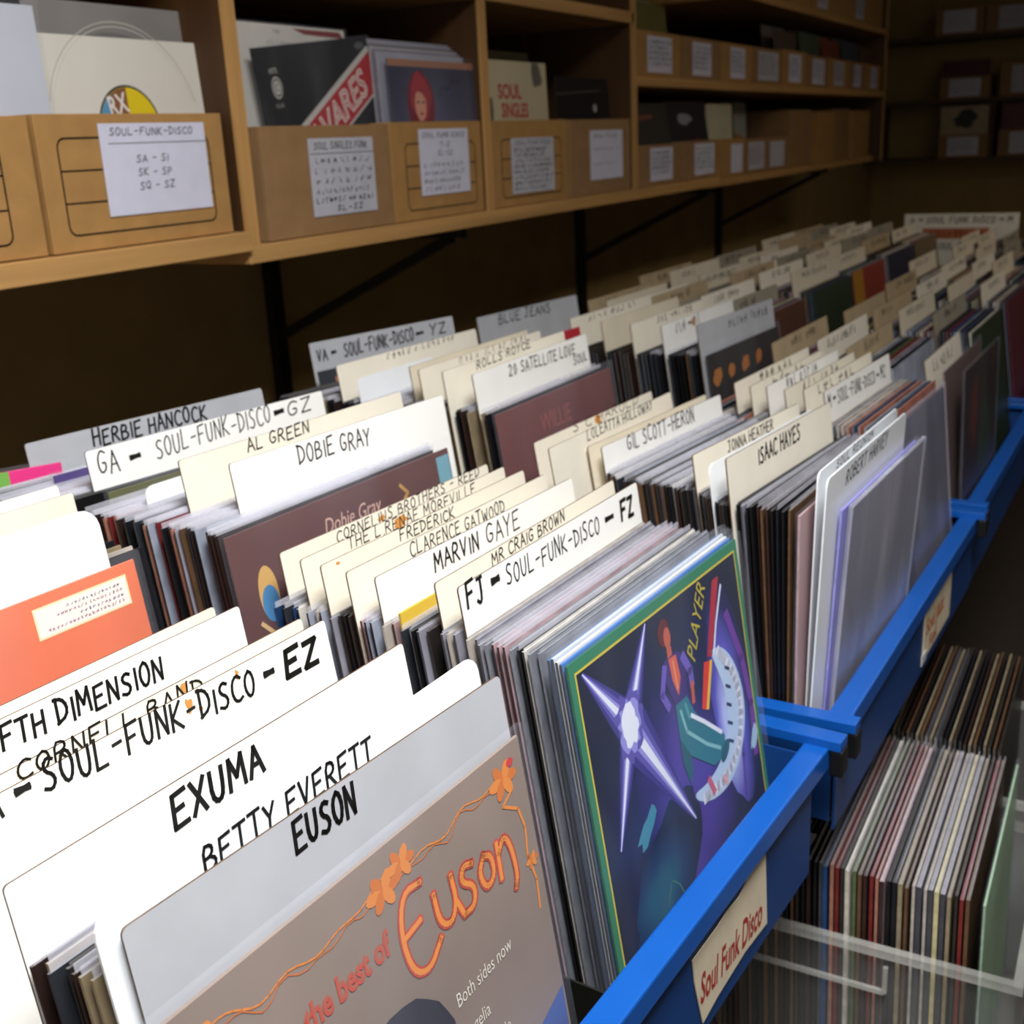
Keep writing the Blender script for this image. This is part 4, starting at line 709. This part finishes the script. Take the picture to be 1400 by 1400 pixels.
face_record((2.545, 1.250, 1.640), .3, 0, 4, 'very dark record sleeve in the box with the pale lilac note', '1e1a1c', art_dim, floor=1.378, plastic=False)
# far shelf boxes
def notebox(X, Y, z, wd, h, yaw, label, pw=.5, m=KRAFT, ph=.7, recs=0, u=None, dp=.31):
    x0 = wd * (1 - pw) / 2 if u is None else u
    t = kbox(X, Y, z, wd, dp, h, yaw, label, m, None, (x0, h * .1, x0 + wd * pw, h * (.1 + ph), scr(5, .8, .15, .009, .0018), PAPER if random.random() < .6 else PAPER2) if pw else None)
    return t
og = ['first', 'second', 'third', 'fourth', 'fifth', 'sixth', 'seventh', 'eighth', 'ninth']
for k in range(9):
    X = 2.945 + .334 * k
    notebox(X, 1.212, 1.6475, .322, .112 if k != 4 else .118, 0, 'box with note, %s from left on the far shelf upper tier' % og[k], (.55, .5, .45, .72, .5, .55, .5, .4, .4)[k], KRAFT if k % 2 else KRAFT2, .80)
    if k in (0, 4, 5, 6, 7, 8):
        c_ = ['6e6a3a', '', '', '', '5a4a44', '4c5c4c', '7a3e34', '3e4a5a', '5a4436'][k]
        for q in range(2): face_record((X + .01 + .02 * q, 1.25 + .05 * q, 1.835 + .02 * q + .01 * (k % 2)), .29, 0, 6, 'dim %s cover in the %s upper-tier box of the far shelf' % (('front', 'back')[q], og[k]), c_ if q == 0 else ['8a8466', '', '', '', '77706a', '2e332e', '9a6a4a', '55606a', '6a5a4a'][k], None, floor=1.6525, plastic=False)
for k in range(5):
    X = 4.35 + .32 * k
    notebox(X, 1.215, 1.919, .30, .13, 0, 'topmost-tier box of the far wall shelf, %s from the left' % og[k], .5 if k % 2 else 0, KRAFT2, .7)
notebox(2.94, 1.212, 1.3715, .318, .105, 0, 'low box with pale note, first on the bottom tier of the far wall shelf', .52, KRAFT, .82, u=.09)
notebox(3.268, 1.212, 1.3715, .300, .108, 0, 'low box with pale note, second on the bottom tier of the far wall shelf', .58, KRAFT, .82, u=.11)
face_record((2.935, 1.262, 1.585), .3, -3, 9, 'dark leaning cover in the first bottom-tier box of the far shelf', '3e3a34', lambda a, h: (flat(a, [(.005, 0), (.012, 0), (.012, h), (.005, h)], P('a8a08c'), -.0003), flat(a, [(.05, h - .05), (.2, h - .04), (.2, h - .03), (.05, h - .035)], P('7a4a3a'), -.0003)), floor=1.378, plastic=False)
face_record((3.262, 1.262, 1.592), .295, -3, 9, 'dark cover with pale smudge in the second bottom-tier box of the far shelf', '2e2a2e', lambda a, h: (flat(a, blob(.13, h - .05, .05, .016, 14, 0, .2), P('8a8c96'), -.0003), flat(a, blob(.2, h - .12, .04, .016, 14, 0, .2), P('5a2a34'), -.0004)), floor=1.378, plastic=False)
for (X, wd, lab) in ((3.60, .36, 'box with high slanted side, middle of the bottom tier of the far shelf'), ):
    t = empty('cardboard_box', (X, 1.24, 1.3615)); tag(t, lab, 'box')
    b = MB(); T90 = Matrix.Rotation(math.radians(90), 4, 'Z')
    prof = [(0, 0), (.30, 0), (.30, .20), (.20, .20), (0, .118)]
    b2 = MB(); b2.prism(prof, -.004, 0, KRAFT2)
    for xo in (.004, wd): # two slanted sides, profile in the y,z plane
        k0 = len(b.v); b.v += [(xo - v[1] - .004 if False else xo - .004 - v[1] - .004, v[0], v[2]) for v in b2.v]; b.f += [tuple(k0 + j for j in f) for f in b2.f]; b.mi += [b.m(KRAFT2)] * len(b2.f)
    b.box(0, 0, 0, wd - .004, .004, .118, KRAFT2); b.box(0, .296, 0, wd - .004, .30, .2, KRAFT2); b.box(0, .004, 0, wd - .004, .296, .004, KDARK); b.build('carton', t)
    b = MB(); b.box(.20, -.0022, .01, .32, -.0016, .10, PAPER); o = b.build('paper_label', t)
notebox(3.975, 1.245, 1.3615, .53, .112, 0, 'wide box with two pale notes on the bottom tier of the far shelf', .34, KRAFT, .8, u=.03)
b = MB(); b.box(4.26, 1.2428, 1.372, 4.44, 1.2434, 1.46, PAPER2); o = b.build('paper_note'); tag(o, 'second note, on the right half of the wide two-note box', 'note')
for k, (X, c_) in enumerate(((3.62, 'c8c4a8'), (3.70, '3a4a34'), (3.985, '9ca098'), (4.03, '24302a'), (4.2, '4a3444'))):
    face_record((X, 1.27 + .03 * k if k > 1 else 1.262 + .02 * k, 1.585 + .006 * (k % 3)), .25, 0, 3, ['pale thin cover in the slant-sided box', 'dark green cover in the slant-sided box', 'grey cover at the left of the two-note box', 'blackish green cover in the two-note box', 'dull plum cover at the back of the two-note box'][k], c_, None, floor=1.368, plastic=False)
for k in range(4):
    t = kbox(4.535 + .352 * k, 1.246 + (.012, 0, .02, .006)[k], 1.3615, .335, .29, (.206, .198, .209, .203)[k], 0, 'tall plain brown box, %s of four closed ones ending the far shelf' % og[k], (KRAFT, KRAFT2)[k % 2])
    b = MB(); b.box(.005, .005, .190, .330, .285, .196, KRAFT); b.build('lid', t); b = MB(); b.box(.0045, -.001, .08, .012, .0, .2, KDARK); b.build('seam', t)
# far wall shelving, faces the near end
DW = mat('dark_shelf_wood', '5c4426', .6, .2, 20, kind='woodx')
t = empty('wall_shelf', (0, 0, 0)); tag(t, 'dark wooden shelving on the end wall in the distance', 'shelf')
for z in (1.245, 1.605, 1.985): board(t, 'shelf_board', (8.24, -.2, z, 8.595, 1.775, z + .025), DW)
for y in (-.225, .975, 1.68): board(t, 'upright', (8.26, y, 1.27, 8.595, y + .022, 1.605), DW)
for i, (y1, z, wd, h, pw, lab) in enumerate(((1.362, 2.011, .29, .16, .66, 'box with pale note on the top tier of the end-wall shelving'), (1.062, 2.011, .30, .16, .5, 'second box on the top tier of the end-wall shelving'),
        (1.31, 1.631, .30, .13, .62, 'box with pale note, left on the middle tier of the end-wall shelving'), (.955, 1.631, .34, .2, .6, 'orange-brown box on the middle tier of the end-wall shelving, by the picture edge'),
        (1.30, 1.271, .30, .14, .62, 'box with pale note and cream cover, lowest tier of the end-wall shelving'), (.94, 1.271, .34, .16, .6, 'rightmost box on the lowest tier of the end-wall shelving'))):
    notebox(8.25, y1, z, wd, h, -90, lab, pw, KRAFT, .8)
for y1, z, c_, lab in ((1.30, 1.585, 'b8a888', 'cream cover with dark figure in the lowest-tier box of the end wall'), (1.31, 1.86, '5a3030', 'dark red cover in the middle-tier box of the end wall'), (.93, 1.585, '6a3a3a', 'reddish cover in the rightmost lowest-tier box of the end wall')):
    o = face_record((8.29, y1 - .0, z), .29, -90, 2, lab, c_, floor=(1.277 if z < 1.6 else 1.637), art=(lambda a, h: flat(a, blob(.15, h - .08, .07, .05, 16, 0, .3), P('2a3020'), -.0004)) if c_ == 'b8a888' else None, plastic=False)
# shelf brackets
for X, yf, zt, lab in ((.62, 1.25, 1.361, 'black steel shelf bracket under the left wall shelf'), (2.10, 1.25, 1.341, 'black steel shelf bracket under the middle wall shelf, nearest in view'), (3.76, 1.28, 1.334, 'black steel shelf bracket where the middle and far wall shelves meet'), (5.25, 1.28, 1.334, 'black steel shelf bracket under the far wall shelf')):
    t = empty('shelf_bracket', (X, 1.76, .8)); tag(t, lab, 'bracket')
    b = MB(); b.box(-.018, -.006, 0, .018, .018, zt - .8, BLACK); b.build('wall_rail', t)
    b = MB(); b.box(-.012, yf - 1.76, zt - .8 - .022, .012, -.006, zt - .8 - .001, BLACK); b.build('arm', t)
    b = MB(); b.bar((0, -.004, .30), (0, yf - 1.76 + .03, zt - .8 - .022), .020, BLACK); b.build('strut', t)
print('records individually built:', count[0], 'joined quads:', len(rest.f))
